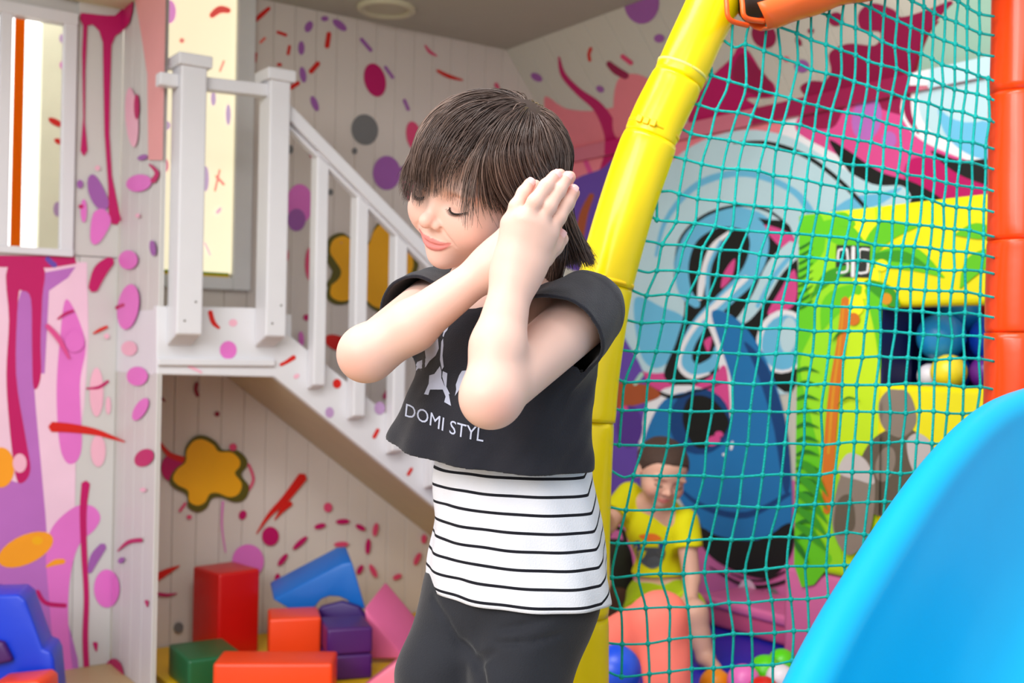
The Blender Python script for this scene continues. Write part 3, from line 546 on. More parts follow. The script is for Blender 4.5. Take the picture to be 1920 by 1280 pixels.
px_prism('foam_arch_block', [(512, 1124), (642, 1056), (660, 1054), (686, 1142), (662, 1140), (652, 1126), (636, 1119), (618, 1118), (602, 1124), (590, 1140), (556, 1150)], 3.30, (-0.035, 0.11, 0.028), blu, 'blue foam arch block leaning behind the purple slabs', 0.006)
px_prism('foam_arch_block', [(585, 1160), (600, 1138), (640, 1128), (672, 1138), (690, 1160), (690, 1215), (585, 1215)], 3.265, (0.0, 0.03, 0.0), vinyl('dark_purple', (0.22, 0.08, 0.42)), 'dark purple rounded foam piece standing under the blue arch block', 0.006)
px_prism('foam_wedge', [(682, 1140), (694, 1236), (762, 1236)], 3.22, (0.045, 0.15, 0.05), pnk, 'pink triangular foam wedge leaning by the wall right of the purple slabs')
px_prism('foam_wedge', [(664, 1300), (768, 1222), (860, 1222), (860, 1320)], 2.93, (0.02, 0.12, 0.0), vinyl('light_pink', (0.96, 0.50, 0.62)), 'light pink foam wedge lying on the mat by the girl in dark leggings')
px_prism('foam_block', [(-60, 1117), (34, 1114), (48, 1126), (80, 1217), (94, 1221), (101, 1236), (112, 1350), (-60, 1350)], 2.72, (-0.03, 0.13, 0.0), rblu, 'royal blue stepped foam block at the left wall')
px_prism('foam_wedge', [(-30, 1196), (4, 1204), (22, 1240), (-30, 1252)], 2.70, (0, 0.022, 0), pur, 'purple foam wedge lying against the royal blue block')
px_prism('foam_block', [(-20, 1284), (66, 1275), (78, 1284), (80, 1345), (-20, 1345)], 2.60, (0, 0.10, 0), orng, 'orange foam block end peeking up before the royal blue block')
# ------------------------------------------------------------------ padded frame: yellow pole, orange post, top bar
yv = mat('yellow_vinyl_sleeve', (1.0, 0.87, 0.0), 0.28, 0.35, noise_amt=0.04, bump=0.2, bump_scale=14, coat=0.15)
ov = mat('orange_vinyl_sleeve', (0.98, 0.27, 0.04), 0.28, 0.35, noise_amt=0.05, bump=0.2, bump_scale=12, coat=0.15)
PY = 1.60
pole = empty('padded_pole', P(1082, 1866, PY), label='bent frame pole padded with glossy yellow vinyl sleeves behind the girl', cat='pole')
pc = [(1470, -230), (1400, -110), (1337, 8), (1270, 150), (1222, 252), (1177, 380), (1150, 470), (1129, 560), (1114, 660), (1101, 780), (1094, 900), (1090, 1050), (1088, 1280), (1082, 1866)]
pp = [P(u, v, PY) for u, v in pc]
path = [Vector(p) for p in catmull(pp, 14)]
cum = [0]
for i in range(1, len(path)): cum.append(cum[-1] + (path[i] - path[i - 1]).length)
def at_v(vv):
    best = min(range(len(path)), key=lambda i: abs(proj(path[i])[1] - vv)); return cum[best]
def path_at(s):
    i = max(0, min(len(cum) - 2, int(np.searchsorted(cum, s)) - 1)); t = (s - cum[i]) / max(1e-9, cum[i + 1] - cum[i]); return path[i].lerp(path[i + 1], t)
def sleeve(name, s0, s1, r, m, parent, n=26, wr=0.0012, seed=0):
    pts, rad = [], []
    for i in range(n + 1):
        f = i / n; pts.append(path_at(s0 + (s1 - s0) * f)); e = min(f, 1 - f) * n
        rad.append(r * (0.975 if e < 0.5 else 0.992 if e < 1.5 else 1.0))
    V, Fc = tube_data(pts, rad, 40)
    for k in range(len(V)):
        i = k // 40; q = V[k] - pts[i]; f = i / n; e = min(f, 1 - f)
        w = wr * (1 + 2.0 * math.exp(-e * 14)) * noise.noise(Vector((V[k].x * 34 + seed, V[k].y * 34, V[k].z * 9)))
        V[k] = V[k] + q.normalized() * w
    return raw(name, V, Fc, parent, m, True)
breaks = [0.0, at_v(-70), at_v(148), at_v(262), at_v(535), at_v(790), at_v(1158), at_v(1500), cum[-1]]
for i in range(len(breaks) - 1):
    sleeve('sleeve', breaks[i] + 0.0005, breaks[i + 1] - 0.0005, 0.0405 if i > 2 else 0.0365 + 0.001 * i, yv, pole, seed=i * 3.1, n=34)
paley = mat('pale_yellow_tie', (0.95, 0.90, 0.45), 0.4); tiey = mat('yellow_tie', (1.0, 0.80, 0.02), 0.35)
def tie(vv, m, r=0.0412, w=0.006, head=True):
    s = at_v(vv); a, b = path_at(s - w / 2), path_at(s + w / 2)
    V, Fc = tube_data([a, b], r, 40); o = raw('cable_tie', V, Fc, pole, m, True)
    if head:
        t = (b - a).normalized(); c = (a + b) / 2; n = (EYE - c); n = (n - t * n.dot(t)).normalized(); x = t.cross(n); n2 = (n * 0.9 + x * (0.35 if x.x < 0 else -0.35)).normalized(); x = t.cross(n2)
        for k in (-1, 0, 1): hexa('tie_head', obox(c + n2 * (r - 0.001) + x * (k * 0.011 - 0.0045) - t * 0.005, x, t, n2, 0.009, 0.010, 0.004), o, m, bevel=0.001, seg=1)
    return o
tie(132, paley, 0.0382, 0.004, False); tie(245, tiey, 0.0392); tie(526, tiey); tie(1122, paley, 0.0412, 0.006, False)

rp = empty('padded_post', P(1880, 1850, 1.64), label='upright frame post padded with orange vinyl sleeves beside the slide', cat='post')
path_l = [P(1921, -260, 1.64), P(1917, 0, 1.64), P(1902, 745, 1.64), P(1880, 1850, 1.64)]
path = [Vector(p) for p in catmull(path_l, 30)]; cum = [0]
for i in range(1, len(path)): cum.append(cum[-1] + (path[i] - path[i - 1]).length)
bs = [0, at_v(172), at_v(440), at_v(625), at_v(1000), cum[-1]]
for i in range(len(bs) - 1): sleeve('sleeve', bs[i] + 0.0005, bs[i + 1] - 0.0005, 0.0425, ov, rp, seed=20 + i, n=30)

tb = empty('top_bar', P(1400, 30, 1.62), label='dark steel bar with a torn orange vinyl cover above the net', cat='bar')
barA, barB = P(1392, 12, 1.565), P(1990, -160, 1.60)
tube('steel_tube', [barA, barB], 0.021, tb, mat('dark_steel', (0.16, 0.12, 0.09), 0.5), seg=20)
bd = (barB - barA).normalized(); bn = Vector((0, -1, 0)); bu = bd.cross(bn).normalized()
if bu.z < 0: bu = -bu
V, Fc = [], []; N = 40; K = 12
for i in range(N + 1):
    f = i / N; c = barA.lerp(barB, 0.015 + f * 0.95); wob = 0.003 * math.sin(f * 19) + 0.002 * math.sin(f * 41)
    for k in range(K + 1):
        an = math.radians(-165 + 280 * k / K)      # open towards the camera
        rr = 0.040 + wob * (0.3 + abs(k / K - 0.5) * 2) + (0.012 * math.exp(-f * 12) if k < 3 else 0)
        V.append(c + (bu * math.sin(an) + bn * -math.cos(an)) * rr + bd * (0.012 * math.sin(k * 0.5)))
for i in range(N):
    for k in range(K): Fc.append((i * (K + 1) + k, i * (K + 1) + k + 1, (i + 1) * (K + 1) + k + 1, (i + 1) * (K + 1) + k))
cov = raw('vinyl_cover', V, Fc, tb, mat('orange_cover', (0.96, 0.42, 0.16), 0.4, coat=0.1), True)
md = cov.modifiers.new('thick', 'SOLIDIFY'); md.thickness = 0.003
for k, (ua, ub) in enumerate((((1362, 4), (1402, 48)), ((1392, 6), (1432, 40)))):
    a = P(ua[0], ua[1], 1.515); b = P(ub[0], ub[1], 1.535)
    mid = P((ua[0] + ub[0]) / 2 - 14, (ua[1] + ub[1]) / 2 + 10, 1.512); a0 = P(ua[0] - 4, ua[1] - 45, 1.54)
    V, Fc = tube_data([Vector(q) for q in catmull([a0, a, mid, b], 8)], 0.0035, 8)
    raw('cover_strap', V, Fc, tb, mat('orange_strap', (0.97, 0.36, 0.08), 0.4), True)

# ------------------------------------------------------------------ safety net
net = empty('safety_net', P(1500, 1280, 1.6), label='teal knotted rope net strung between yellow pole and orange post', cat='net')
cordm = mat('teal_cord', (0.0, 0.68, 0.65), 0.55, 0.25, noise_amt=0.18, noise_scale=120, bump=0.5, bump_scale=420)
Lv = np.array([-300, 72, 141, 194, 253, 307, 364, 422, 470, 521, 571, 625, 678, 731, 790, 842, 900, 960, 1012, 1065, 1120, 1177, 1240, 1320]); Lx = np.array([1440, 1398, 1405, 1385, 1370, 1357, 1347, 1341, 1318, 1308, 1289, 1284, 1270, 1258, 1255, 1247, 1235, 1222, 1207, 1195, 1207, 1215, 1215, 1215])
Rv = np.array([-300, 0, 410, 735, 1320]); Rx = np.array([1866, 1862, 1843, 1834, 1826])
cx = np.array([1265, 1301, 1341, 1374, 1408, 1441, 1472, 1502, 1533, 1562, 1591, 1619, 1646, 1674, 1698, 1722, 1746, 1769, 1792, 1816, 1842])
frac = (cx - 1341) / (1842 - 1341)
frac = np.concatenate(([frac[0] - 0.145, frac[0] - 0.072], frac))
vl = np.array([-345, -293, -241, -189, -136, -84, -32, 20, 72, 140, 191, 245, 297, 359, 410, 455, 502, 552, 602, 655, 715, 772, 835, 895, 958, 1020, 1082, 1145, 1208, 1270, 1335])
mapL = np.array([-345, 72, 410, 655, 772, 1080, 1335]); mapR = np.array([-85, 226, 478, 675, 772, 1045, 1265])
vr = np.interp(vl, mapL, mapR)
pole_pts = np.array([(u, v) for u, v in pc])
def pole_right(v): return np.interp(v, pole_pts[:, 1], pole_pts[:, 0]) + np.interp(v, [-100, 150, 300, 500, 700, 1300], [66, 52, 56, 56, 54, 52])
def netY(u): 
    t = (u - 1150) / 700; return 1.605 + 0.015 * t - 0.025 * math.sin(max(0, min(1, t)) * math.pi)
nodes = {}
for r in range(len(vl)):
    for c_ in range(len(frac)):
        v = vl[r]
        for _ in range(6):
            xl, xr = np.interp(v, Lv, Lx), np.interp(v, Rv, Rx)
            u = xl + frac[c_] * (xr - xl)
            pl = pole_right(v); t = (u - pl) / (1858 - pl); v = vl[r] + (vr[r] - vl[r]) * max(-0.2, t)
        j = 3.2
        u += j * (noise.noise(Vector((c_ * 0.9, r * 0.7, 1.3)))) * 2; v += j * noise.noise(Vector((c_ * 0.5, r * 1.1, 5.3))) * 2
        bar_v = np.interp(u, [1385, 1400, 1590, 1900], [62, 55, -2, -90])
        ok = u > pole_right(v) + 4 and u < 1856 and v > bar_v and v < 1330 and v > -60
        nodes[(r, c_)] = (u, v, ok)
def W(u, v): return P(u, v, netY(u) + 0.004 * math.sin(u * 0.05 + v * 0.03))
def cord(pts, first):
    if len(pts) < 2: return
    pts3 = [W(u, v) for u, v in pts]
    pth = catmull([tuple(p) for p in pts3], 4)
    V, Fc = tube_data([Vector(p) for p in pth], 0.0019, 6)
    raw('cord', V, Fc, net, cordm, True)
knots = []
for r in range(len(vl)):
    run = [nodes[(r, c_)] for c_ in range(len(frac)) if nodes[(r, c_)][2]]
    if not run: continue
    knots += [(u, v) for u, v, _ in run]; pts = [(u, v) for u, v, _ in run]
    u0, v0 = pts[0]; ps = pole_right(v0)
    bar_v0 = np.interp(u0 - 25, [1385, 1400, 1590, 1900], [62, 55, -2, -90])
    if u0 - ps < 75 and v0 > 50: pts = [(ps - 8, v0 - 8 + 6 * math.sin(r * 2.1))] + ([((ps + u0) / 2, v0 + 6 * math.sin(r * 3.3))] if u0 - ps > 30 else []) + pts
    elif u0 > 1390: pts = [(u0 - 24, v0 - 12)] + pts
    if pts[-1][0] > 1815: pts.append((1864, pts[-1][1] + 5))
    cord(pts, True)
for c_ in range(len(frac)):
    run = [nodes[(r, c_)][:2] for r in range(len(vl)) if nodes[(r, c_)][2]]
    if not run: continue
    u0, v0 = run[0]
    bar_v0 = np.interp(u0, [1385, 1400, 1590, 1900], [62, 55, -2, -90])
    if v0 - bar_v0 < 70 and u0 > 1385: run = [(u0 + 6, bar_v0 - 6)] + run
    elif v0 > 80:
        vq = next((q for q in range(int(v0), int(v0) - 170, -3) if pole_right(q) > u0 + (v0 - q) * 0.12), None)
        if vq is not None: run = [(pole_right(vq) - 6, vq - 4)] + run
    cord(run, False)
# knots, one joined part
ico = bmesh.new(); bmesh.ops.create_icosphere(ico, subdivisions=1, radius=1.0); iv = [v.co.copy() for v in ico.verts]; ifc = [tuple(v.index for v in f.verts) for f in ico.faces]; ico.free()
V, Fc = [], []
for u, v in knots:
    c = W(u, v); b = len(V)
    V += [c + Vector((q.x * 0.0042, q.y * 0.0040, q.z * 0.0050)) for q in iv]; Fc += [tuple(b + i for i in f) for f in ifc]
raw('knots', V, Fc, net, cordm, True, kind='stuff')

# ------------------------------------------------------------------ slide
sl = empty('slide', (0.2, 1.0, 0.0), label='large glossy turquoise plastic slide in the right foreground', cat='slide')
tealm = mat('turquoise_plastic', (0.0, 0.69, 0.88), 0.45, 0.25, noise_amt=0.03, coat=0.05)
rimp = [P(2220, 738, 1.60), P(2070, 738, 1.53), P(1950, 754, 1.46), P(1876, 778, 1.41), P(1820, 816, 1.36), P(1760, 880, 1.30), P(1710, 946, 1.25), P(1660, 1020, 1.20), P(1610, 1100, 1.15), P(1560, 1184, 1.10), P(1508, 1286, 1.045), P(1460, 1396, 1.0),
        Vector((0.14, 0.90, 0.42)), Vector((0.03, 0.79, 0.27)), Vector((-0.07, 0.69, 0.19)), Vector((-0.17, 0.59, 0.17))]
rimp = [Vector(p) for p in catmull([tuple(p) for p in rimp], 5)]
LAT = Vector((0.69, -0.72, 0)).normalized()
prof = []
for t in np.linspace(200, -20, 12): a = math.radians(t); prof.append((0.018 * math.cos(a) + 0.006, 0.018 * math.sin(a)))   # rolled rim
prof += [(0.026, -0.03), (0.028, -0.08), (0.034, -0.14), (0.050, -0.195), (0.085, -0.232), (0.15, -0.25), (0.25, -0.256), (0.35, -0.25), (0.415, -0.232), (0.45, -0.195), (0.466, -0.14), (0.472, -0.08), (0.476, -0.03)]
for t in np.linspace(200, -20, 12): a = math.radians(t); prof.append((0.498 + 0.018 * math.cos(a), 0.018 * math.sin(a)))
V, Fc = [], []; n = len(prof)
for i, p in enumerate(rimp):
    t = (rimp[min(i + 1, len(rimp) - 1)] - rimp[max(i - 1, 0)]).normalized()
    lat = (LAT - t * LAT.dot(t)).normalized(); upv = lat.cross(t); upv = upv if upv.z > 0 else -upv
    for a, b in prof: V.append(p + lat * a + upv * b)
for i in range(len(rimp) - 1):
    for k in range(n - 1): Fc.append((i * n + k, i * n + k + 1, (i + 1) * n + k + 1, (i + 1) * n + k))
chute = raw('chute', V, Fc, sl, tealm, True)
sd = chute.modifiers.new('thick', 'SOLIDIFY'); sd.thickness = 0.006; sd.offset = -1
legp = Vector((0.98, 1.22, 0)); tube('leg', [legp, legp + UP * 0.70], 0.03, sl, ov, seg=16)

# ------------------------------------------------------------------ printed inflatable panel of the ball pool
OFF = 0.55
PQ = (RC - D * OFF, -D)
def Q(u, v, k=0.0): return on_plane(u, v, RC - D * (OFF + k), -D)
def q2(p): return ((p - PQ[0]).dot(-E), p.z)
pan = empty('inflatable_panel', Q(1560, 1260), label='lime and yellow inflatable ball pool wall with printed palm trees', cat='inflatable')
outer = [Q(1486, 1075), Q(1489, 403), Q(2050, 352), Q(2050, 1075)]
s0, s1 = q2(outer[0])[0], q2(outer[2])[0]; zt0 = q2(outer[1])[1]; zbot = q2(Q(1500, 1066))[1]
limem = mat('lime_print', (0.72, 0.86, 0.06), 0.35, noise_amt=0.06, noise_scale=7); yelm = mat('yellow_print', (0.90, 0.86, 0.03), 0.35, noise_amt=0.06)
h0 = q2(Q(1652, 650))[0]; h1 = q2(Q(1880, 650))[0] + 0.02; hz1 = q2(Q(1700, 575))[1]; hz0 = q2(Q(1700, 722))[1]
B0 = Vector(PQ[0])
def padbox(name, a, b, z0, z1, m, bev=0.015):
    return hexa(name, obox(B0 - E * a + UP * z0, -E, D, UP, b - a, 0.05, z1 - z0), pan, m, bevel=bev, seg=3)
hexa('base_pad', obox(B0 - E * (s0 - 0.03) + D * 0.004 + UP * 0.131, -E, D, UP, s1 - s0 + 0.03, 0.05, zbot - 0.132), pan, vinyl('panel_base_pink', (0.80, 0.40, 0.60)), bevel=0.012, seg=2)
hexa('window_lining', obox(B0 - E * (h0 - 0.006) + D * 0.004 + UP * (hz0 - 0.004), -E, D, UP, 0.009, 0.10, hz1 - hz0 + 0.008), pan, mat('navy_liner', (0.04, 0.07, 0.30), 0.5))
padbox('pad_left', s0, h0, zbot, zt0, limem); padbox('pad_top', h0 - 0.012, s1, hz1, zt0, yelm); padbox('pad_bottom', h0 - 0.012, s1, zbot, hz0, yelm); padbox('pad_right', h1, s1 + 0.001, hz0 - 0.01, hz1 + 0.01, yelm)
PAINTC.update(pgreen=(0.36, 0.74, 0.08), pdark=(0.10, 0.42, 0.10), plime=(0.55, 0.82, 0.10), pyel=(0.93, 0.90, 0.08), trunk=(0.78, 0.42, 0.10), signbg=(0.16, 0.18, 0.16), signfg=(0.86, 0.86, 0.86), coco=(0.80, 0.55, 0.10), moss=(0.20, 0.56, 0.10))
def frond(x0, y0, x1, y1, bend, w):
    mx, my = (x0 + x1) / 2 + bend * (y1 - y0) * -0.3, (y0 + y1) / 2 + bend * (x1 - x0) * 0.3
    return strk([(x0, y0), (mx, my), (x1, y1)], [w * 0.5, w, 2])
pr = [('pyel', [(1530, 385), (1640, 390), (1650, 560), (1600, 560), (1560, 440)]), ('plime', [(1488, 405), (1560, 400), (1600, 520), (1560, 700), (1580, 1060), (1486, 1060)]), ('pgreen', blob([(1490, 410), (1540, 405), (1545, 470), (1510, 520), (1530, 600), (1500, 680), (1520, 780), (1540, 880), (1530, 1000), (1560, 1050), (1488, 1055)], 4)),
 ('pgreen', frond(1620, 470, 1510, 430, 0.5, 46)), ('pgreen', frond(1620, 480, 1720, 425, -0.6, 40)), ('pgreen', frond(1630, 490, 1770, 520, -0.5, 46)), ('pgreen', frond(1610, 540, 1540, 620, 0.5, 42)), ('pgreen', frond(1630, 540, 1650, 690, -0.4, 40)), ('pgreen', frond(1600, 420, 1560, 400, 0, 26)),
 ('moss', frond(1640, 480, 1740, 500, -0.3, 22)), ('moss', frond(1600, 500, 1520, 560, 0.4, 22)), ('moss', frond(1625, 530, 1690, 590, -0.4, 30)), ('pgreen', frond(1870, 470, 1800, 540, 0.4, 36)), ('pgreen', frond(1870, 440, 1790, 440, 0.3, 30)),
 ('pyel', ell(1653, 497, 12, 11)), ('pyel', ell(1604, 572, 16, 20)), ('coco', ell(1662, 560, 10, 11)), ('trunk', strk([(1585, 560), (1578, 640), (1566, 720), (1558, 800), (1552, 900), (1550, 960)], [14, 18, 21, 22, 22, 12])), ('trunk', ell(1600, 598, 12, 12)), ('coco', strk([(1582, 570), (1574, 650), (1562, 740), (1553, 850)], [3, 4, 5, 5])),
 ] + [('pdark', strk([(1488, 470 + 14 * i), (1506, 462 + 14 * i), (1524, 450 + 14 * i)], [1, 4, 1])) for i in range(9)] + [('pdark', strk([(1487, 700 + 26 * i), (1510, 690 + 26 * i), (1536, 698 + 26 * i)], [2, 7, 1])) for i in range(13)] + \
 [('moss', strk([(1488, 860 + 30 * i), (1520, 880 + 30 * i), (1552, 930 + 26 * i)], [3, 16, 1])) for i in range(5)] + [('pdark', strk([(1570, 760), (1590, 745), (1612, 752)], [1, 4, 1])), ('pdark', strk([(1560, 640), (1575, 622), (1590, 620)], [1, 5, 1])), ('pdark', strk([(1486, 1010), (1500, 1030), (1515, 1055)], [6, 10, 2]))]
padl = [o for o in pan.children if o.name.startswith('pad_left')][0]
padt = [o for o in pan.children if o.name.startswith('pad_top')][0]; padb = [o for o in pan.children if o.name.startswith('pad_bottom')][0]
hole = [line_clip(B0 - E * h0, B0 - E * h0 + UP, -1)]
below_top = below(B0 - E * s0 + UP * (zt0 - 0.004), B0 - E * s1 + UP * (zt0 - 0.004), 1)
lclip = line_clip(B0 - E * (s0 + 0.004), B0 - E * (s0 + 0.004) + UP, 1)
paint('palm_print', padl, PQ, pr, hole + [below_top, lclip])
paint('palm_print', padt, PQ, pr, [(-a, -b, -c) for a, b, c in hole] + [below_top, below(B0 - E * s0 + UP * hz1, B0 - E * s1 + UP * hz1, -1)])
# small dark sign with the pale figures
PAINTC.update(rockg=(0.50, 0.46, 0.40))
sg = empty('digit_sign', Q(1598, 520, 0.01), label='small dark square sign with pale segment figures on the palm panel', cat='sign')
hexa('sign_plate', [Q(1566, 519, .002), Q(1630, 521, .002), Q(1630, 521, 0), Q(1566, 519, 0), Q(1568, 459, .002), Q(1632, 461, .002), Q(1632, 461, 0), Q(1568, 459, 0)], sg, mat('sign_dark', (0.15, 0.17, 0.15), 0.4))
seg = lambda pts: ('signfg', strk(pts, 4, 3))
paint('sign_figures', sg, (RC - D * (OFF + 0.0025), -D), [seg([(1572, 474), (1574, 468), (1588, 467)]), seg([(1588, 467), (1590, 488)]), seg([(1572, 474), (1572, 488), (1588, 490)]), seg([(1589, 490), (1588, 508), (1570, 511)]), ('signfg', strk([(1600, 463), (1599, 518)], 7, 3)),
   seg([(1629, 468), (1612, 468), (1611, 489)]), seg([(1611, 489), (1627, 490), (1626, 510)]), seg([(1626, 510), (1608, 511), (1609, 491)])])
# plain grey-brown rock print low on the pad instead of the printed figure
PAINTC.update(rock1=(0.52, 0.47, 0.42), rock2=(0.36, 0.32, 0.26), rock3=(0.74, 0.71, 0.70))
stones = [('rock2', blob([(1630, 960), (1610, 880), (1640, 820), (1700, 800), (1740, 850), (1735, 960)])), ('rock1', blob([(1655, 800), (1648, 755), (1672, 728), (1705, 738), (1718, 790), (1690, 820)])), ('rock3', blob([(1700, 830), (1722, 812), (1750, 835), (1755, 870), (1715, 885)])), ('rock1', blob([(1560, 980), (1580, 880), (1615, 855), (1640, 900), (1630, 1000), (1590, 1040)])),
  ('rock3', blob([(1572, 885), (1590, 850), (1622, 862), (1640, 905), (1610, 900)])), ('rock2', blob([(1566, 1000), (1570, 940), (1596, 930), (1602, 990)])), ('rock1', ell(1660, 870, 18, 34, 15))]
paint('stone_print', padb, PQ, stones, [(-a, -b, -c) for a, b, c in hole] + [below(B0 - E * s0 + UP * (hz0 - .01), B0 - E * s1 + UP * (hz0 - .01), 1)])
paint('stone_print', padl, (RC - D * (OFF + 0.008), -D), stones, hole)
# navy liner behind the window and the balls in it
liner = hexa('window_liner', obox(B0 - E * (h0 - 0.04) + D * 0.34 + UP * (zbot), -E, D, UP, 0.75, 0.02, zt0 - zbot), pan, mat('navy_liner', (0.04, 0.07, 0.30), 0.5))
hexa('pool_floor', obox(B0 - E * (h0 - 0.04) + D * 0.095 + UP * (hz0 - 0.10), -E, D, UP, 0.75, 0.245, 0.09), pan, mat('navy_liner', (0.04, 0.07, 0.30), 0.5))
hexa('window_liner', obox(B0 - E * (h0 - 0.04) + D * 0.095 + UP * (hz0 - 0.1), -E, D, UP, 0.02, 0.24, hz1 - hz0 + 0.2), pan, mat('navy_liner', (0.04, 0.07, 0.30), 0.5))

ballmats = {k: mat('ball_' + k, c, 0.35, 0.5, noise_amt=0.05, noise_scale=30) for k, c in dict(blue=(0.08, 0.30, 0.85), cyan=(0.10, 0.55, 0.82), green=(0.35, 0.85, 0.05), white=(0.92, 0.90, 0.93), pink=(0.92, 0.45, 0.75), yellow=(0.95, 0.85, 0.15), red=(0.85, 0.12, 0.10), orange=(0.98, 0.60, 0.05), violet=(0.40, 0.12, 0.55)).items()}
bmS = bmesh.new(); bmesh.ops.create_uvsphere(bmS, u_segments=24, v_segments=14, radius=0.04)
for f in bmS.faces: f.smooth = True
# moulding seam round the ball
for v in bmS.verts:
    if abs(v.co.z) < 0.002: v.co *= 1.012
balls = {}
for k, mm in ballmats.items():
    me = bpy.data.meshes.new('pit_ball'); bmS.to_mesh(me); me.materials.append(mm); balls[k] = me
bmS.free()
def ball(k, loc, s, label, group):
    o = bpy.data.objects.new('pit_ball', balls[k]); COL.objects.link(o); o.location = loc; o.scale = (s, s, s); o.rotation_euler = (random.random() * 3, random.random() * 3, 0)
    return tag(o, label, 'ball', group)
def settle(items, fix):
    """push overlapping balls apart; fix() keeps them inside their place"""
    pos = [Vector(i[1]) for i in items]; rad = [0.0408 * i[2] for i in items]
    for _ in range(200):
        for a in range(len(pos)):
            for b in range(a):
                dv = pos[a] - pos[b]; L_ = dv.length; ov = rad[a] + rad[b] - L_
                if ov > 0: dv = dv / (L_ + 1e-6) * ov * 0.5; pos[a] += dv; pos[b] -= dv
        pos = [fix(p, r) for p, r in zip(pos, rad)]
    return pos
IB = []
def inball(k, u, v, dep, s, lab): IB.append((k, on_plane(u, v, B0 + D * dep, -D), s, lab))
inball('cyan', 1735, 668, 0.16, 1.3, 'large cyan ball in the middle of the panel window')
inball('blue', 1805, 662, 0.17, 1.35, 'large bright blue ball at the right in the panel window')
inball('blue', 1700, 618, 0.28, 1.2, 'deep blue ball at the upper left in the panel window')
inball('cyan', 1778, 612, 0.27, 1.1, 'cyan ball behind the bright blue ball in the panel window')
inball('yellow', 1772, 712, 0.14, 0.95, 'yellow ball at the bottom of the panel window')
inball('red', 1828, 606, 0.27, 1.0, 'red ball in the upper right of the panel window')
inball('violet', 1840, 708, 0.15, 0.95, 'violet ball in the lower right of the panel window')
inball('blue', 1676, 694, 0.16, 0.95, 'small blue ball in the lower left corner of the panel window')
inball('white', 1722, 722, 0.14, 0.7, 'small white ball at the bottom of the panel window')
def fixI(p, r):
    dd = (p - B0).dot(D); p = p + D * (min(max(dd, 0.06 + r), 0.338 - r) - dd); e_ = (p - B0).dot(-E); p = p - E * (min(max(e_, h0 + 0.005 + r), h0 + 0.70 - r) - e_); p.z = max(p.z, hz0 - 0.01 + r); return p
for it, p in zip(IB, settle(IB, fixI)): ball(it[0], p, it[2], it[3], 'balls behind the panel window')

# ------------------------------------------------------------------ soft play area floor, pink bumper, balls
pitm = vinyl('mat_blue', (0.05, 0.16, 0.75))
prism('play_mat', [RC - E * a - D * b for a, b in ((0.62, 0.02), (2.02, 0.02), (2.02, 1.08), (1.0, 1.08), (0.62, 0.70))], UP * 0.13, None, pitm, bevel=0.006, seg=2, label='thick blue vinyl mat on the floor of the netted play area', cat='mat')
bump = empty('pink_bumper', on_plane(1430, 1262, RC - D * 0.20, -D), label='pink padded bumper ledge along the mural wall', cat='bumper')
def R2(u, v, off): return on_plane(u, v, RC - D * off, -D)
ba = (R2(1322, 1200, .2) - RC).dot(-E); bb = h0 - 0.06
hexa('bumper_body', obox(RC - E * ba - D * 0.22 + UP * 0.131, -E, D, UP, bb - ba, 0.2, 0.07), bump, vinyl('bumper_pink', (0.84, 0.36, 0.52)), bevel=0.018, seg=3)
hexa('bumper_top', obox(RC - E * (ba - 0.01) - D * 0.23 + UP * 0.188, -E, D, UP, bb - ba + 0.02, 0.21, 0.03), bump, vinyl('bumper_top', (0.90, 0.45, 0.66)), bevel=0.012, seg=3)
px_prism('foam_block', [(1492, 1162), (1530, 1160), (1530, 1240), (1506, 1240)], 2.72, (0.03, 0.08, 0), vinyl('amber', (0.97, 0.70, 0.03)), 'amber yellow foam block beside the pink bumper behind the net')
LB = []
def pit(k, u, v, Y, lab, s=0.92): LB.append((k, P(u, v, Y), s, lab))
pit('green', 1427, 1262, 2.52, 'bright green ball left of the other green ball by the bumper')
pit('green', 1466, 1244, 2.58, 'bright green ball nearest the slide rim by the bumper', 0.85)
pit('white', 1462, 1272, 2.46, 'white ball under the green ball by the slide rim', 0.8)
pit('pink', 1393, 1274, 2.50, 'pink ball left of the green balls by the bumper')
pit('orange', 1353, 1282, 2.52, 'orange ball at the bottom left of the loose balls')
pit('red', 1432, 1300, 2.40, 'red ball just under the left green ball')
pit('blue', 1155, 1256, 2.12, 'blue ball beside the yellow pole near the coral leggings', 1.2)
pit('pink', 1168, 1235, 2.75, 'pink ball behind the coral leggings', 0.9)

def fixL(p, r): p.z = max(p.z, 0.1305 + r); return p
for it, p in zip(LB, settle(LB, fixL)): ball(it[0], p, it[2], it[3], 'loose balls by the pink bumper')
# ------------------------------------------------------------------ implicit-surface modelling for figures and clothes
F32 = np.float32
def smin(a, b, k):
    h = np.maximum(k - np.abs(a - b), 0) / k; return np.minimum(a, b) - h * h * k * 0.25
def smax(a, b, k): return -smin(-a, -b, k)
def sph(p, c, r): return np.sqrt(((p - np.asarray(c, F32)) ** 2).sum(1)) - r
def cone(p, a, b, r1, r2):
    a = np.asarray(a, F32); b = np.asarray(b, F32); ba = b - a; t = np.clip(((p - a) @ ba) / max(1e-12, float(ba @ ba)), 0, 1)
    return np.sqrt(((p - a - t[:, None] * ba) ** 2).sum(1)) - (r1 + (r2 - r1) * t)
def elli(p, c, r, R=None):
    q = p - np.asarray(c, F32)
    if R is not None: q = q @ np.asarray(R, F32)
    r = np.asarray(r, F32); k0 = np.sqrt(((q / r) ** 2).sum(1)); k1 = np.sqrt(((q / (r * r)) ** 2).sum(1)) + 1e-9
    return k0 * (k0 - 1) / k1
def chain(p, pts, rs, k=None):
    d = None
    for i in range(len(pts) - 1):
        c_ = cone(p, pts[i], pts[i + 1], rs[i], rs[i + 1]); d = c_ if d is None else (np.minimum(d, c_) if k is None else smin(d, c_, k))
    return d
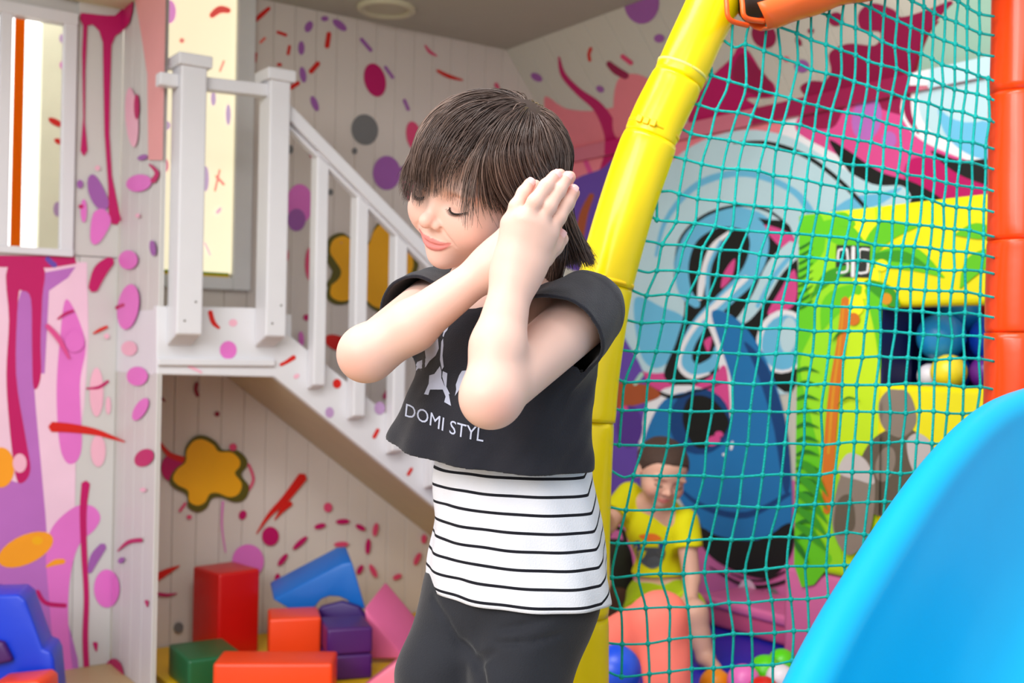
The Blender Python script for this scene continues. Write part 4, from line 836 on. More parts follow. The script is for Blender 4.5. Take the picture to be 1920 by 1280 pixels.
def surf(f, lo, hi, h, B=8):
    """surface nets over a sparse block grid; returns verts, quads"""
    lo = np.asarray(lo, float); hi = np.asarray(hi, float)
    nb = np.ceil((hi - lo) / (h * B)).astype(int) + 1; n = nb * B
    bi = np.stack(np.meshgrid(*[np.arange(x) for x in nb], indexing='ij'), -1).reshape(-1, 3)
    cen = (lo + (bi * B + (B - 1) / 2) * h).astype(F32); dc = f(cen)
    act = np.abs(dc) < B * h * 0.5 * 1.7321 * 1.45 + 2 * h
    vals = np.repeat(np.repeat(np.repeat(np.where(dc < 0, -1, 1).astype(F32).reshape(nb), B, 0), B, 1), B, 2)
    off = np.stack(np.meshgrid(*[np.arange(B)] * 3, indexing='ij'), -1).reshape(-1, 3)
    ab = bi[act]
    for s in range(0, len(ab), 600):
        idx = (ab[s:s + 600, None, :] * B + off[None]).reshape(-1, 3)
        vals[idx[:, 0], idx[:, 1], idx[:, 2]] = f((lo + idx * h).astype(F32))
    sg = vals < 0
    cnt = np.zeros(tuple(n - 1), np.uint8)
    for dx in (0, 1):
        for dy in (0, 1):
            for dz in (0, 1): cnt += sg[dx:n[0] - 1 + dx, dy:n[1] - 1 + dy, dz:n[2] - 1 + dz]
    cells = np.argwhere((cnt > 0) & (cnt < 8)); m = n - 1
    flat = (cells[:, 0] * m[1] + cells[:, 1]) * m[2] + cells[:, 2]
    acc = np.zeros((len(cells), 3)); w = np.zeros(len(cells))
    cor = [np.array((a, b, c)) for a in (0, 1) for b in (0, 1) for c in (0, 1)]
    cv = {tuple(c): vals[cells[:, 0] + c[0], cells[:, 1] + c[1], cells[:, 2] + c[2]] for c in cor}
    for a in cor:
        for ax in range(3):
            if a[ax] == 0:
                b = a.copy(); b[ax] = 1; va, vb = cv[tuple(a)], cv[tuple(b)]; x = (va < 0) != (vb < 0)
                t = np.where(x, va / np.where(x, va - vb, 1), 0); pos = a + t[:, None] * (b - a)
                acc += np.where(x[:, None], pos, 0); w += x
    verts = lo + (cells + acc / w[:, None]) * h
    quads = []
    for ax in range(3):
        sl0 = [slice(None)] * 3; sl1 = [slice(None)] * 3; sl0[ax] = slice(0, -1); sl1[ax] = slice(1, None)
        e = np.argwhere(sg[tuple(sl0)] != sg[tuple(sl1)]); o1, o2 = (ax + 1) % 3, (ax + 2) % 3
        e = e[(e[:, o1] > 0) & (e[:, o2] > 0) & (e[:, o1] < m[o1]) & (e[:, o2] < m[o2])]
        ins = sg[e[:, 0], e[:, 1], e[:, 2]]
        def cid(d1, d2):
            c = e.copy(); c[:, o1] += d1; c[:, o2] += d2; return np.searchsorted(flat, (c[:, 0] * m[1] + c[:, 1]) * m[2] + c[:, 2])
        q = np.stack([cid(-1, -1), cid(0, -1), cid(0, 0), cid(-1, 0)], 1)
        q[~ins] = q[~ins][:, ::-1]; quads.append(q)
    return verts, np.concatenate(quads)
def np_mesh(name, V, Q, parent=None, m=None, col=None, **k):
    me = bpy.data.meshes.new(name); V = np.asarray(V, F32); Q = np.asarray(Q, np.int32); s = Q.shape[1]
    me.vertices.add(len(V)); me.vertices.foreach_set('co', V.ravel())
    me.loops.add(Q.size); me.loops.foreach_set('vertex_index', Q.ravel())
    me.polygons.add(len(Q)); me.polygons.foreach_set('loop_start', np.arange(0, Q.size, s, dtype=np.int32))
    me.update(calc_edges=True); me.polygons.foreach_set('use_smooth', np.ones(len(Q), bool))
    if col is not None:
        a = me.color_attributes.new('Col', 'FLOAT_COLOR', 'POINT'); c4 = np.ones((len(V), 4), F32); c4[:, :3] = col; a.data.foreach_set('color', c4.ravel())
    return link(name, me, parent, m, **k)
def attr_mat(name, rough, spec=0.4, sss=0.0, bump=0.0, bscale=300, aniso=0.0, sheen=0.0, var=0.05):
    m = mat(name, (0.5, 0.5, 0.5), rough, spec, sss=sss, sheen=sheen, bump=bump, bump_scale=bscale)
    nt = m.node_tree; b = nt.nodes['Principled BSDF']; at = nt.nodes.new('ShaderNodeAttribute'); at.attribute_name = 'Col'
    mx = [x for x in nt.nodes if x.type == 'MIX'][0]; nz = [x for x in nt.nodes if x.type == 'TEX_NOISE'][0]; nz.inputs['Scale'].default_value = 40
    mul = nt.nodes.new('ShaderNodeMix'); mul.data_type = 'RGBA'; mul.blend_type = 'MULTIPLY'; mul.inputs['Factor'].default_value = 1
    mx.inputs['A'].default_value = (1 - var, 1 - var, 1 - var, 1); mx.inputs['B'].default_value = (1, 1, 1, 1)
    nt.links.new(at.outputs['Color'], mul.inputs['A']); nt.links.new(mx.outputs['Result'], mul.inputs['B']); nt.links.new(mul.outputs['Result'], b.inputs['Base Color'])
    if aniso: b.inputs['Anisotropic'].default_value = aniso
    return m
def A(v): return np.array(tuple(v), F32)
def L3(c): return np.array(s2l(c), F32)

class Head:
    """child's head in local millimetres: x = own left, y = forward, z = up, origin between the ears at eye height"""
    def __init__(s, O, yaw, pitch, roll, scale=1.0):
        y, p, r = map(math.radians, (yaw, pitch, roll))
        fwd = Vector((-math.sin(y), -math.cos(y), 0)); lef = Vector((math.cos(y), -math.sin(y), 0)); up = Vector((0, 0, 1))
        f2 = fwd * math.cos(p) - up * math.sin(p); u2 = up * math.cos(p) + fwd * math.sin(p)
        u3 = u2 * math.cos(r) + lef * math.sin(r); l3 = lef * math.cos(r) - u2 * math.sin(r)
        s.O = A(O); s.R = np.stack([A(l3), A(f2), A(u3)], 1); s.k = 0.001 * scale
    def loc(s, P_): return ((P_ - s.O) @ s.R) / F32(s.k)
    def wld(s, q): return s.O + (np.asarray(q, F32) * F32(s.k)) @ s.R.T
    def base(s, p):
        q = p.copy(); q[:, 0] = np.abs(q[:, 0])
        d = elli(p, (0, -12, 32), (73, 89, 68))
        d = smin(d, elli(p, (0, 20, -18), (61, 56, 69)), 22)
        d = smin(d, sph(q, (33, 45, -30), 28.5), 16)
        d = smin(d, elli(p, (0, 56, -73), (19, 17, 16)), 18)
        d = smin(d, elli(p, (0, 51, -52), (25, 23, 22)), 12)
        d = smin(d, elli(q, (34, 66, 13), (20, 9, 6)), 12)
        return d
    def on_face(s, pts, out=0.0):
        """points (x, z) laid on the face, shifted outwards"""
        xz = np.array(pts, F32); a = np.full(len(xz), 20, F32); b = np.full(len(xz), 110, F32)
        for _ in range(26):
            m = (a + b) / 2; d = s.base(np.stack([xz[:, 0], m, xz[:, 1]], 1)); a = np.where(d < 0, m, a); b = np.where(d < 0, b, m)
        return [(float(x), float(y) + out, float(z)) for (x, z), y in zip(xz, a)]
    def prep(s):
        s.up = s.on_face([(0, -52.2), (4, -51.2), (9, -51.6), (15, -51.6), (21, -50.2), (26, -47.8)], -1.0)
        s.low = s.on_face([(0, -58.2), (6, -57.9), (12, -56.6), (18, -53.8), (24, -49.8)], -1.2)
        s.gr = s.on_face([(0, -54.9), (6, -54.7), (12, -54), (18, -52.2), (24, -49.2), (29, -45.8)], 1.1)
        s.fold = s.on_face([(14, -31), (22, -38), (29, -44), (32, -50)], 1.0)
    def sdf(s, p):
        """p in local mm, returns mm"""
        if not hasattr(s, 'up'): s.prep()
        q = p.copy(); q[:, 0] = np.abs(q[:, 0]); d = s.base(p)
        # sockets and closed lids
        d = smax(d, -elli(q, (29, 83, 0), (17, 17, 11)), 9)
        d = smin(d, elli(q, (29.5, 57, -3), (15.5, 14.2, 12.5)), 3)
        d = smax(d, -chain(q, [(17, 66.5, -6.5), (24, 71.5, -10), (31, 72, -11), (38, 69, -9.5), (43, 63, -6.5)], [.5, .9, 1, .9, .5]), 1.4)
        # nose
        d = smin(d, cone(p, (0, 69, 2), (0, 80, -22), 5.0, 7.0), 9)
        d = smin(d, sph(p, (0, 84.5, -26.5), 8.6), 5)
        d = smin(d, elli(q, (9.5, 76, -30.5), (6.2, 7.5, 6)), 4)
        d = smax(d, -elli(q, (5, 83, -36.5), (3, 3.5, 2.6)), 2)
        # lips
        d = smin(d, chain(q, s.up, [2.6, 3.0, 2.9, 2.6, 2.0, 0.9]), 2.2)
        d = smin(d, chain(q, s.low, [3.9, 3.8, 3.4, 2.5, 1.0]), 2.2)
        d = smax(d, -chain(q, s.gr, [1.2, 1.2, 1.2, 1.2, 1.3, 1.0]), 1.4)
        d = smax(d, -chain(q, s.fold, [0.4, 1.1, 1.2, 0.5]), 4)
        # ears
        e = elli(q, (70, -8, -6), (6, 15, 25)); d = smin(d, smax(e, -elli(q, (77, -5, -5), (6, 9, 17)), 3), 5)
        return d
    def colour(s, p, base):
        """skin colour per local point"""
        q = p.copy(); q[:, 0] = np.abs(q[:, 0]); c = np.tile(base, (len(p), 1))
        def mixc(f, t): return c * (1 - f[:, None]) + t * f[:, None]
        sh = lambda l: [(x, y + 1.2, z) for x, y, z in l]
        lip = np.minimum(chain(q, sh(s.up), [2.7, 3.1, 3.0, 2.6, 1.9, 0.8]), chain(q, sh(s.low), [4.1, 4.0, 3.5, 2.5, 0.9]))
        blush = np.exp(-((q - np.array((40, 60, -30))) ** 2 / np.array((20, 22, 18)) ** 2).sum(1)); c = mixc(0.45 * blush, base * np.array((1.02, 0.68, 0.62), F32))
        c = mixc(0.3 * np.exp(-((p - np.array((0, 90, -30))) ** 2).sum(1) / 12 ** 2), base * np.array((1.02, 0.76, 0.70), F32))
        lid = np.exp(-((q - np.array((30, 70, 3))) ** 2 / np.array((16, 9, 7)) ** 2).sum(1)); c = mixc(0.35 * lid, base * np.array((0.86, 0.66, 0.60), F32))
        c = mixc(np.clip(0.9 - lip / 0.9, 0, 1) * 0.8 * (p[:, 1] > 50), L3((0.82, 0.42, 0.41)))
        return c
    def lashes(s, parent, m, brow=None):
        for sx in (-1, 1):
            pts = [(17, 67.5, -6), (24, 72.8, -9.7), (31, 73.4, -10.8), (38, 70.5, -9.3), (44, 64, -6)]
            pc_ = catmull([(sx * a, b, c) for a, b, c in pts], 6)
            V, Fc = tube_data([Vector(s.wld(np.array([q]))[0]) for q in pc_], [s.k * (0.35 + 0.75 * math.sin(math.pi * i / (len(pc_) - 1))) for i in range(len(pc_))], 6)
            for i in range(2, len(pc_) - 1):
                q = pc_[i]; t = (i / (len(pc_) - 1) - 0.45)
                hp = [Vector(s.wld(np.array([q + np.array((sx * t * 8 * f, 4.2 * f, -4.2 * f + 2.2 * f * f))]))[0]) for f in (0, 0.5, 1.0)]
                v2, f2 = tube_data(hp, [s.k * 0.45, s.k * 0.32, s.k * 0.08], 4, base=len(V)); V += v2; Fc += f2
            raw('eyelashes', V, Fc, parent, m, True)
            if brow is not None:
                pb = catmull([(sx * a, b, c) for a, b, c in ((14, 72.5, 13), (24, 74, 17.5), (34, 70, 18), (46, 58, 13))], 6)
                V, Fc = tube_data([Vector(s.wld(np.array([q]))[0]) for q in pb], [s.k * (0.6 + 1.2 * math.sin(math.pi * (0.1 + 0.8 * i / (len(pb) - 1)))) for i in range(len(pb))], 6)
                raw('eyebrow', V, Fc, parent, brow, True)

def finger(p, pts, r0, r1):
    n = len(pts); rs = [r0 + (r1 - r0) * i / (n - 1) for i in range(n)]
    return chain(p, pts, rs, 0.004)

# ------------------------------------------------------------------ the girl
girl = empty('person', P(930, 2108, 1.31), label='girl in black crop top over striped shirt, hands pressed to her tilted cheek', cat='person')
HD = Head(P(906, 347, 1.275), 46, 16, 22)
skinm = attr_mat('skin', 0.48, 0.35, sss=0.12, var=0.04)
skin0 = L3((0.93, 0.765, 0.70))
EL, WL, SL = A(P(924, 740, 1.115)), A(P(966, 505, 1.150)), A(P(1082, 603, 1.255))
EL2 = A(P(934, 650, 1.128))
ER, WR, SR = A(P(692, 660, 1.20)), A(P(930, 492, 1.19)), A(P(808, 572, 1.37))
ER2 = A(P(772, 611, 1.192))
# hands: pixel + depth of each joint; the girl's left hand in front
def hp(lst): return [A(P(*q)) for q in lst]
Lf = [hp([(958, 420, 1.148), (968, 387, 1.143), (982, 362, 1.147), (993, 345, 1.153)]),
      hp([(983, 412, 1.135), (1003, 378, 1.130), (1024, 349, 1.135), (1041, 330, 1.145)]),
      hp([(1008, 421, 1.138), (1029, 387, 1.135), (1048, 356, 1.141), (1062, 334, 1.150)]),
      hp([(1028, 438, 1.146), (1047, 406, 1.145), (1062, 379, 1.150), (1074, 358, 1.158)])]
Lr = [(.0079, .0064), (.0081, .0066), (.0083, .0066), (.0079, .0064)]
Lth = hp([(992, 496, 1.150), (1020, 478, 1.160), (1038, 458, 1.166), (1050, 441, 1.170)])
Rf = [hp([(968, 424, 1.176), (980, 386, 1.172), (992, 362, 1.174), (1004, 348, 1.178)]),
      hp([(990, 416, 1.168), (1012, 378, 1.163), (1034, 348, 1.165), (1050, 328, 1.168)]),
      hp([(1012, 424, 1.168), (1034, 388, 1.163), (1053, 356, 1.165), (1068, 332, 1.168)]),
      hp([(1030, 440, 1.172), (1048, 408, 1.168), (1064, 382, 1.170), (1076, 362, 1.173)])]
Rth = hp([(990, 500, 1.180), (1020, 484, 1.184), (1040, 462, 1.186), (1054, 448, 1.186)])
def hand(p, wrist, fs, rs, th, arm):
    palm = None
    for i, f in enumerate(fs):
        w0 = wrist + (f[0] - fs[1][0]) * 0.35
        c_ = cone(p, w0, f[0], 0.0155, 0.0112); palm = c_ if palm is None else smin(palm, c_, 0.016)
    palm = smin(palm, arm, 0.022)
    palm = smin(palm, cone(p, wrist * 0.75 + th[1] * 0.25, th[0], 0.015, 0.0135), 0.014)
    out = smin(palm, chain(p, th, [.0125, .0098, .0088, .0070], 0.004), 0.010)
    for f, r in zip(fs, rs): out = np.minimum(out, smin(palm, finger(p, f, *r), 0.005))
    return out
NK0, NK1 = A(HD.wld([(0, -22, -45)])[0]), A(P(915, 590, 1.32))
TC = A(P(945, 650, 1.325)); TW = A(P(962, 900, 1.335))
tyaw = math.radians(27); TR = np.array([[math.cos(tyaw), -math.sin(tyaw), 0], [math.sin(tyaw) * -1, -math.cos(tyaw), 0], [0, 0, 1]], F32).T   # columns: own left, forward, up
def near(p, c, r, rin, f):
    """evaluate f only close to c; farther away a cheap lower bound"""
    dd = np.sqrt(((p - np.asarray(c, F32)) ** 2).sum(1)); out = (dd - rin).astype(F32); m = dd < r
    if m.any(): out[m] = f(p[m])
    return out
def girl_body(p):
    d = near(p, HD.O, 0.165, 0.12, lambda x: HD.sdf(HD.loc(x)) * F32(HD.k))
    d = smin(d, cone(p, NK0, NK1, 0.036, 0.040), 0.018)
    tor = smin(elli(p, TC, (0.088, 0.056, 0.115), TR), elli(p, TW, (0.078, 0.058, 0.13), TR), 0.05)
    tor = smin(tor, cone(p, SL * .75 + SR * .25, SR * .75 + SL * .25, 0.036, 0.036), 0.03)
    d = smin(d, tor, 0.03)
    ua = cone(p, SL, EL, 0.0345, 0.0285); fa = chain(p, [EL, EL2, WL], [0.0295, 0.0275, 0.0185], 0.01)
    ub = cone(p, SR, ER, 0.034, 0.0275); fb = chain(p, [ER, ER2, WR], [0.0285, 0.0268, 0.0175], 0.01)
    arm1 = smin(smin(ua, fa, 0.012), sph(p, EL + A((-0.003, -0.004, -0.004)), 0.0285), 0.01)
    arm2 = smin(smin(ub, fb, 0.012), sph(p, ER + A((-0.005, -0.002, -0.003)), 0.028), 0.01)
    HC = A(P(1010, 415, 1.155)); dd = np.sqrt(((p - HC) ** 2).sum(1)); m = dd < 0.125; hL, hR = arm1.copy(), arm2.copy()
    if m.any(): hL[m] = hand(p[m], WL, Lf, Lr, Lth, arm1[m]); hR[m] = hand(p[m], WR, Rf, Lr, Rth, arm2[m])
    d1 = smin(tor, hL, 0.02); d2 = smin(tor, hR, 0.02)
    return np.minimum(d, np.minimum(d1, d2))
pts = np.array([tuple(x) for x in (P(640, 150, 1.3), P(1130, 980, 1.3))])
V, Qd = surf(girl_body, (min(P(640, 660, 1.2).x, P(640, 660, 1.4).x), 1.045, P(900, 1000, 1.33).z), (P(1160, 600, 1.3).x, 1.45, P(900, 160, 1.25).z), 0.00145)
V32 = V.astype(F32); hl = HD.loc(V32)
col = HD.colour(hl, skin0)
def redden(c, pt, r, f, tint=(1.0, 0.70, 0.66)):
    w = np.exp(-((V32 - pt) ** 2).sum(1) / r ** 2)[:, None] * f; return c * (1 - w) + skin0 * np.array(tint, F32) * w
col = redden(col, EL + A((0.004, -0.025, -0.012)), 0.02, 0.6); col = redden(col, ER + A((-0.012, -0.02, -0.012)), 0.02, 0.6)
nails = []
for fs in (Lf, Rf):
    for f in fs: col = redden(col, f[-1], 0.010, 0.75, (1.02, 0.66, 0.64)); col = redden(col, f[1], 0.006, 0.3)
col = redden(col, Lth[-1], 0.010, 0.6)
# lower body (hidden in the leggings) closes the figure down to the feet
HipL, HipR = A(P(1022, 1120, 1.31)), A(P(880, 1120, 1.36)); KnL, KnR = A(P(948, 1560, 1.28)), A(P(800, 1560, 1.33)); AnL, AnR = A(P(940, 2035, 1.33)), A(P(790, 2035, 1.38))
def legs_body(p):
    d = smin(elli(p, (HipL + HipR) / 2, (0.078, 0.050, 0.06), TR), elli(p, TW, (0.070, 0.050, 0.12), TR), 0.02)
    for h_, k_, a_ in ((HipL, KnL, AnL), (HipR, KnR, AnR)):
        d = smin(d, chain(p, [h_, k_, a_], [0.040, 0.032, 0.024], 0.02), 0.01)
        d = smin(d, cone(p, a_ + A((0, 0, -0.022)), a_ + A((-0.05, -0.09, -0.030)), 0.024, 0.02), 0.015)
    return d
zl = 0.0
V2, Q2 = surf(legs_body, (-0.25, 1.08, 0.0), (0.18, 1.5, 0.86), 0.005)
Vb = np.concatenate([V, V2]); Qb = np.concatenate([Qd, Q2 + len(V)]); colb = np.concatenate([col, np.tile(skin0, (len(V2), 1))])
body = np_mesh('body', Vb, Qb, girl, skinm, colb)
lashm = mat('dark_lash', (0.13, 0.09, 0.08), 0.6); browm = mat('brow_brown', (0.36, 0.25, 0.20), 0.7)
HD.lashes(body, lashm)
# finger nails
nailm = mat('finger_nail', (0.97, 0.77, 0.76), 0.25, 0.5)
for f, r in zip(Lf + [Lth], Lr + [(.0098, .0074)]):
    tip = Vector(f[-1]); t = (Vector(f[-1]) - Vector(f[-2])).normalized(); nrm = (EYE - tip); nrm = (nrm - t * nrm.dot(t)).normalized(); sx = t.cross(nrm)
    Vn, Fn = [], []
    for i in range(6):
        for j in range(5):
            a = (j / 4 - 0.5) * 1.6; l = (i / 5) * 0.0085 - 0.0035; rr = r[1] + 0.0004 - (0.0006 if i in (0, 5) else 0)
            rr2 = rr * (1 if l < 0.003 else math.sqrt(max(0.1, 1 - ((l - 0.0) / (rr * 1.25)) ** 2 * 0.5)))
            Vn.append(tip + t * l + nrm * (rr2 * math.cos(a)) + sx * (rr2 * math.sin(a) * 0.95))
    for i in range(5):
        for j in range(4): Fn.append((i * 5 + j, i * 5 + j + 1, i * 5 + j + 6, i * 5 + j + 5))
    raw('finger_nail', Vn, Fn, body, nailm, True)

# ---- clothes
def vz(v, Y): return P(930, v, Y).z
def wr_noise(p, s, seed):
    x, y, z = p[:, 0] * s, p[:, 1] * s, p[:, 2] * s
    return (np.sin(x * 1.0 + 1.7 * np.sin(z * 0.7 + seed)) * np.sin(z * 0.9 + 1.3 * np.sin(y * 0.8 + seed * 2)) + 0.5 * np.sin(2.1 * x + 1.1 * y - 1.7 * z + seed)) * 0.66
tz = np.array([vz(v, 1.31) for v in (900, 820, 760, 700, 640, 590, 545, 510)][::1])
tcx = np.array([P(u, v, 1.31).x for u, v in ((912, 900), (918, 820), (930, 760), (948, 700), (955, 640), (950, 590), (945, 545), (945, 510))])
ta = np.array([.128, .124, .116, .110, .104, .098, .080, .05]); tb_ = np.array([.104, .099, .092, .085, .078, .070, .055, .035])
hem3 = [A(P(722, 817, 1.34)), A(P(892, 884, 1.205)), A(P(1110, 873, 1.29))]
hn = np.cross(hem3[1] - hem3[0], hem3[2] - hem3[0]); hn = hn / np.linalg.norm(hn); hn = hn if hn[2] > 0 else -hn
ua_dir = (EL - SL) / np.linalg.norm(EL - SL); ub_dir = (ER - SR) / np.linalg.norm(ER - SR)
SLs = SL + A((0.0, 0.0, 0.004))
def top_outer(p, part='torso'):
    o = np.argsort(tz); z = p[:, 2]
    cx_, a, b = np.interp(z, tz[o], tcx[o]), np.interp(z, tz[o], ta[o]), np.interp(z, tz[o], tb_[o])
    q = np.stack([p[:, 0] - cx_, p[:, 1] - 1.315], 1).astype(F32)
    lx = q[:, 0] * math.cos(tyaw) - q[:, 1] * math.sin(tyaw); fy = -q[:, 0] * math.sin(tyaw) - q[:, 1] * math.cos(tyaw)
    k0 = np.sqrt((lx / a) ** 2 + (fy / b) ** 2) + 1e-6; k1 = np.sqrt((lx / a ** 2) ** 2 + (fy / b ** 2) ** 2) + 1e-6
    d = k0 * (k0 - 1) / k1
    d = smax(d, z - vz(520, 1.31), 0.05)
    if part == 'torso': body_ = d
    nz = 0.0022 * wr_noise(p, 42, 0.4) + 0.0012 * wr_noise(p, 95, 2.0)
    drape = 0.004 * np.sin(np.arctan2(fy, lx) * 9 + 6 * z) * np.clip((vz(700, 1.31) - z) / 0.1, 0, 1)
    return d + nz + drape, nz
SLn = ua_dir + A((0.30, 0.12, -0.05)); SLn = SLn / np.linalg.norm(SLn)
capc = A(P(893, 497, 1.275))
def top_sdf(p):
    T, nz = top_outer(p); th = 0.0042
    c1 = cone(p, SLs - ua_dir * 0.02, SLs + ua_dir * 0.085, 0.046, 0.058) + nz * 0.6; c2 = cone(p, SR - ub_dir * 0.02, SR + ub_dir * 0.085, 0.043, 0.052) + nz * 0.6
    e1 = (p - (SL + ua_dir * 0.052)) @ SLn.astype(F32); e2 = (p - (SR + ub_dir * 0.045)) @ ub_dir
    solid = smin(smin(T, np.maximum(c1, e1), 0.030), np.maximum(c2, e2), 0.030)
    inner = smin(smin(T, np.maximum(c1, e1 - 0.003), 0.030), np.maximum(c2, e2 - 0.003), 0.030) + th
    inner = np.minimum(inner, np.minimum(np.maximum(c1 + th, np.maximum(e1 - 0.003, -e1 - 0.02)), np.maximum(c2 + th, np.maximum(e2 - 0.003, -e2 - 0.02))))
    d = np.maximum(solid, -inner)
    d = np.maximum(d, -((p - hem3[0]) @ hn.astype(F32)))
    return np.maximum(d, -cone(p, capc, A(P(893, 380, 1.27)), 0.052, 0.07))
V, Qd = surf(top_sdf, (P(700, 700, 1.35).x, 1.13, vz(905, 1.25)), (P(1185, 600, 1.3).x, 1.46, vz(455, 1.3)), 0.0017)
topm = mat('charcoal_jersey', (0.14, 0.14, 0.17), 0.85, 0.25, noise_amt=0.10, noise_scale=60, bump=0.25, bump_scale=700, sheen=0.15)
crop = np_mesh('crop_top', V, Qd, girl, topm, label='black crop top with pale print')
bvh_top = BVHTree.FromPolygons([tuple(v) for v in V], [tuple(q) for q in Qd])
printm = mat('silver_print', (0.72, 0.74, 0.82), 0.5, noise_amt=0.10, noise_scale=90)
def print_on(name, polys, bvh, parent, m, off=0.0009, maxlen=0.006):
    """flat print: pixel outlines cast onto the cloth and laid on its surface"""
    for poly in polys:
        bm = bmesh.new(); vs = [bm.verts.new((u, v, 0)) for u, v in poly]
        try: bm.faces.new(vs)
        except ValueError: bm.free(); continue
        bmesh.ops.triangulate(bm, faces=bm.faces[:])
        for _ in range(3):
            lg = [e for e in bm.edges if e.calc_length() > maxlen / 0.0006]
            if not lg: break
            bmesh.ops.subdivide_edges(bm, edges=lg, cuts=1); bmesh.ops.triangulate(bm, faces=[f for f in bm.faces if len(f.verts) > 3])
        dpt = [(EYE - h[0]).length for h in (bvh.ray_cast(EYE, ray(u, v).normalized()) for u, v in poly) if h[0] is not None]
        for v in bm.verts:
            r = ray(v.co.x, v.co.y).normalized(); h = bvh.ray_cast(EYE, r)
            v.co = h[0] - r * off if h[0] is not None else bvh.find_nearest(EYE + r * float(np.mean(dpt)))[0] - r * off
        from_bm(name, bm, parent, m)
def text_polys(s):
    cu = bpy.data.curves.new('t', 'FONT'); cu.body = s; cu.resolution_u = 3; o = bpy.data.objects.new('t', cu); COL.objects.link(o)
    dg = bpy.context.evaluated_depsgraph_get(); me = bpy.data.meshes.new_from_object(o.evaluated_get(dg)); bpy.data.objects.remove(o); return me
def letter_on(ch, x0, y0, x1, y1, w, hgt, lean):
    pass
me = text_polys('DOMI STYL')
xs = np.array([v.co[:] for v in me.vertices]); tw = xs[:, 0].max()
base = catmull([(757, 779), (797, 793), (832, 808), (868, 820), (906, 828)], 12); bl_ = np.concatenate([[0], np.cumsum(np.linalg.norm(np.diff(base, axis=0), axis=1))])
bm = bmesh.new(); bm.from_mesh(me)
bmesh.ops.triangulate(bm, faces=bm.faces[:])
lg = [e for e in bm.edges if e.calc_length() > 0.25]; bmesh.ops.subdivide_edges(bm, edges=lg, cuts=1); bmesh.ops.triangulate(bm, faces=[f for f in bm.faces if len(f.verts) > 3])
for v in bm.verts:
    s_ = v.co.x / tw * bl_[-1] * 1.0; bx, by = np.interp(s_, bl_, base[:, 0]), np.interp(s_, bl_, base[:, 1])
    hgt = 25 + 2 * (s_ / bl_[-1])
    u, w_ = bx + v.co.y / 0.73 * hgt * 0.10, by - v.co.y / 0.73 * hgt
    r = ray(u, w_).normalized(); h = bvh_top.ray_cast(EYE, r)
    v.co = (h[0] - r * 0.0009) if h[0] is not None else P(u, w_, 1.22)
from_bm('lettering', bm, crop, printm)
def z3(pts): return [(700 + x / 3.763, 560 + y / 3.763) for x, y in pts]
print_on('printed_figure', [z3(q) for q in (
  [(395, 540), (430, 530), (470, 475), (480, 510), (455, 550), (480, 560), (500, 610), (530, 660), (548, 755), (500, 728), (510, 690), (490, 640), (460, 612), (425, 612), (400, 640), (388, 678), (358, 672), (390, 600)],
  [(490, 510), (522, 525), (510, 560), (515, 620), (540, 672), (520, 668), (500, 600), (486, 548)],
  [(605, 540), (625, 508), (660, 505), (665, 600), (625, 605), (600, 650), (575, 685), (585, 640), (582, 605)],
  [(640, 665), (665, 650), (665, 740), (640, 730)],
  [(355, 300), (395, 235), (430, 222), (455, 265), (462, 350), (440, 400), (395, 440), (370, 480), (300, 505), (290, 490), (310, 445), (370, 420), (430, 360), (420, 330), (380, 305)],
  [(488, 262), (498, 225), (530, 198), (522, 220), (505, 240), (495, 270)], [(480, 300), (492, 280), (494, 330), (488, 400), (496, 480), (484, 500), (470, 430)])], bvh_top, crop, printm)

# striped undershirt: lofted tube
lv = np.array([690, 800, 890, 960, 1030, 1118]); lcx = np.array([958, 960, 963, 966, 970, 972]); la = np.array([.088, .092, .0955, .1025, .107, .111]); lb = np.array([.068, .07, .072, .074, .078, .083])
NT, NZ = 144, 90; V = np.zeros((NZ + 1, NT, 3)); Sat = np.zeros((NZ + 1, NT))
for i in range(NZ + 1):
    f = i / NZ; v = 690 + (1110 - 690) * f
    for j in range(NT):
        th = 2 * math.pi * j / NT; lx, fy = math.cos(th), math.sin(th)     # own left, forward
        # hem and stripes rise towards her right side (image left)
        lift = 0.0
        vv = v - 14 * f * (0.5 - 0.5 * lx) + 4 * f * fy + 6 * f
        c0 = P(np.interp(v, lv, lcx), vv, 1.335)
        fold = 0.0026 * math.sin(7 * f * 6.28 * 0.35 + 2.2 * math.sin(th * 2) + lx * 5) * (0.35 + 0.65 * max(0, -lx + 0.3)) + 0.0016 * math.sin(th * 11 + 9 * f) * f
        fold += 0.0026 * math.exp(-((lx + 0.55 - 0.5 * (f - 0.75)) / 0.16) ** 2) * max(0.0, math.sin(26 * f + 5 * lx)) * (1 if f > 0.45 else 0.3) + 0.0012 * f
        a, b = np.interp(v, lv, la) + fold, np.interp(v, lv, lb) + fold
        X = lx * a * math.cos(tyaw) - fy * b * math.sin(tyaw); Yy = -lx * a * math.sin(tyaw) - fy * b * math.cos(tyaw)
        V[i, j] = (c0.x + X, c0.y + Yy, c0.z)
        seam = math.radians(8); dth = (seam - th + math.pi) % (2 * math.pi) - math.pi
        Sat[i, j] = f * (1110 - 690) + (26 * max(0, dth) / 0.35 if 0 < dth < 1.2 else 0)
Qs = np.array([(i * NT + j, (i + 1) * NT + j, (i + 1) * NT + (j + 1) % NT, i * NT + (j + 1) % NT) for i in range(NZ) for j in range(NT)])
stm = mat('striped_jersey', (0.90, 0.90, 0.93), 0.85, 0.2, noise_amt=0.03, bump=0.2, bump_scale=600)
nt = stm.node_tree; bs_ = nt.nodes['Principled BSDF']; at = nt.nodes.new('ShaderNodeAttribute'); at.attribute_name = 'stripe'
ad = nt.nodes.new('ShaderNodeMath'); ad.operation = 'ADD'; ad.inputs[1].default_value = 2.0
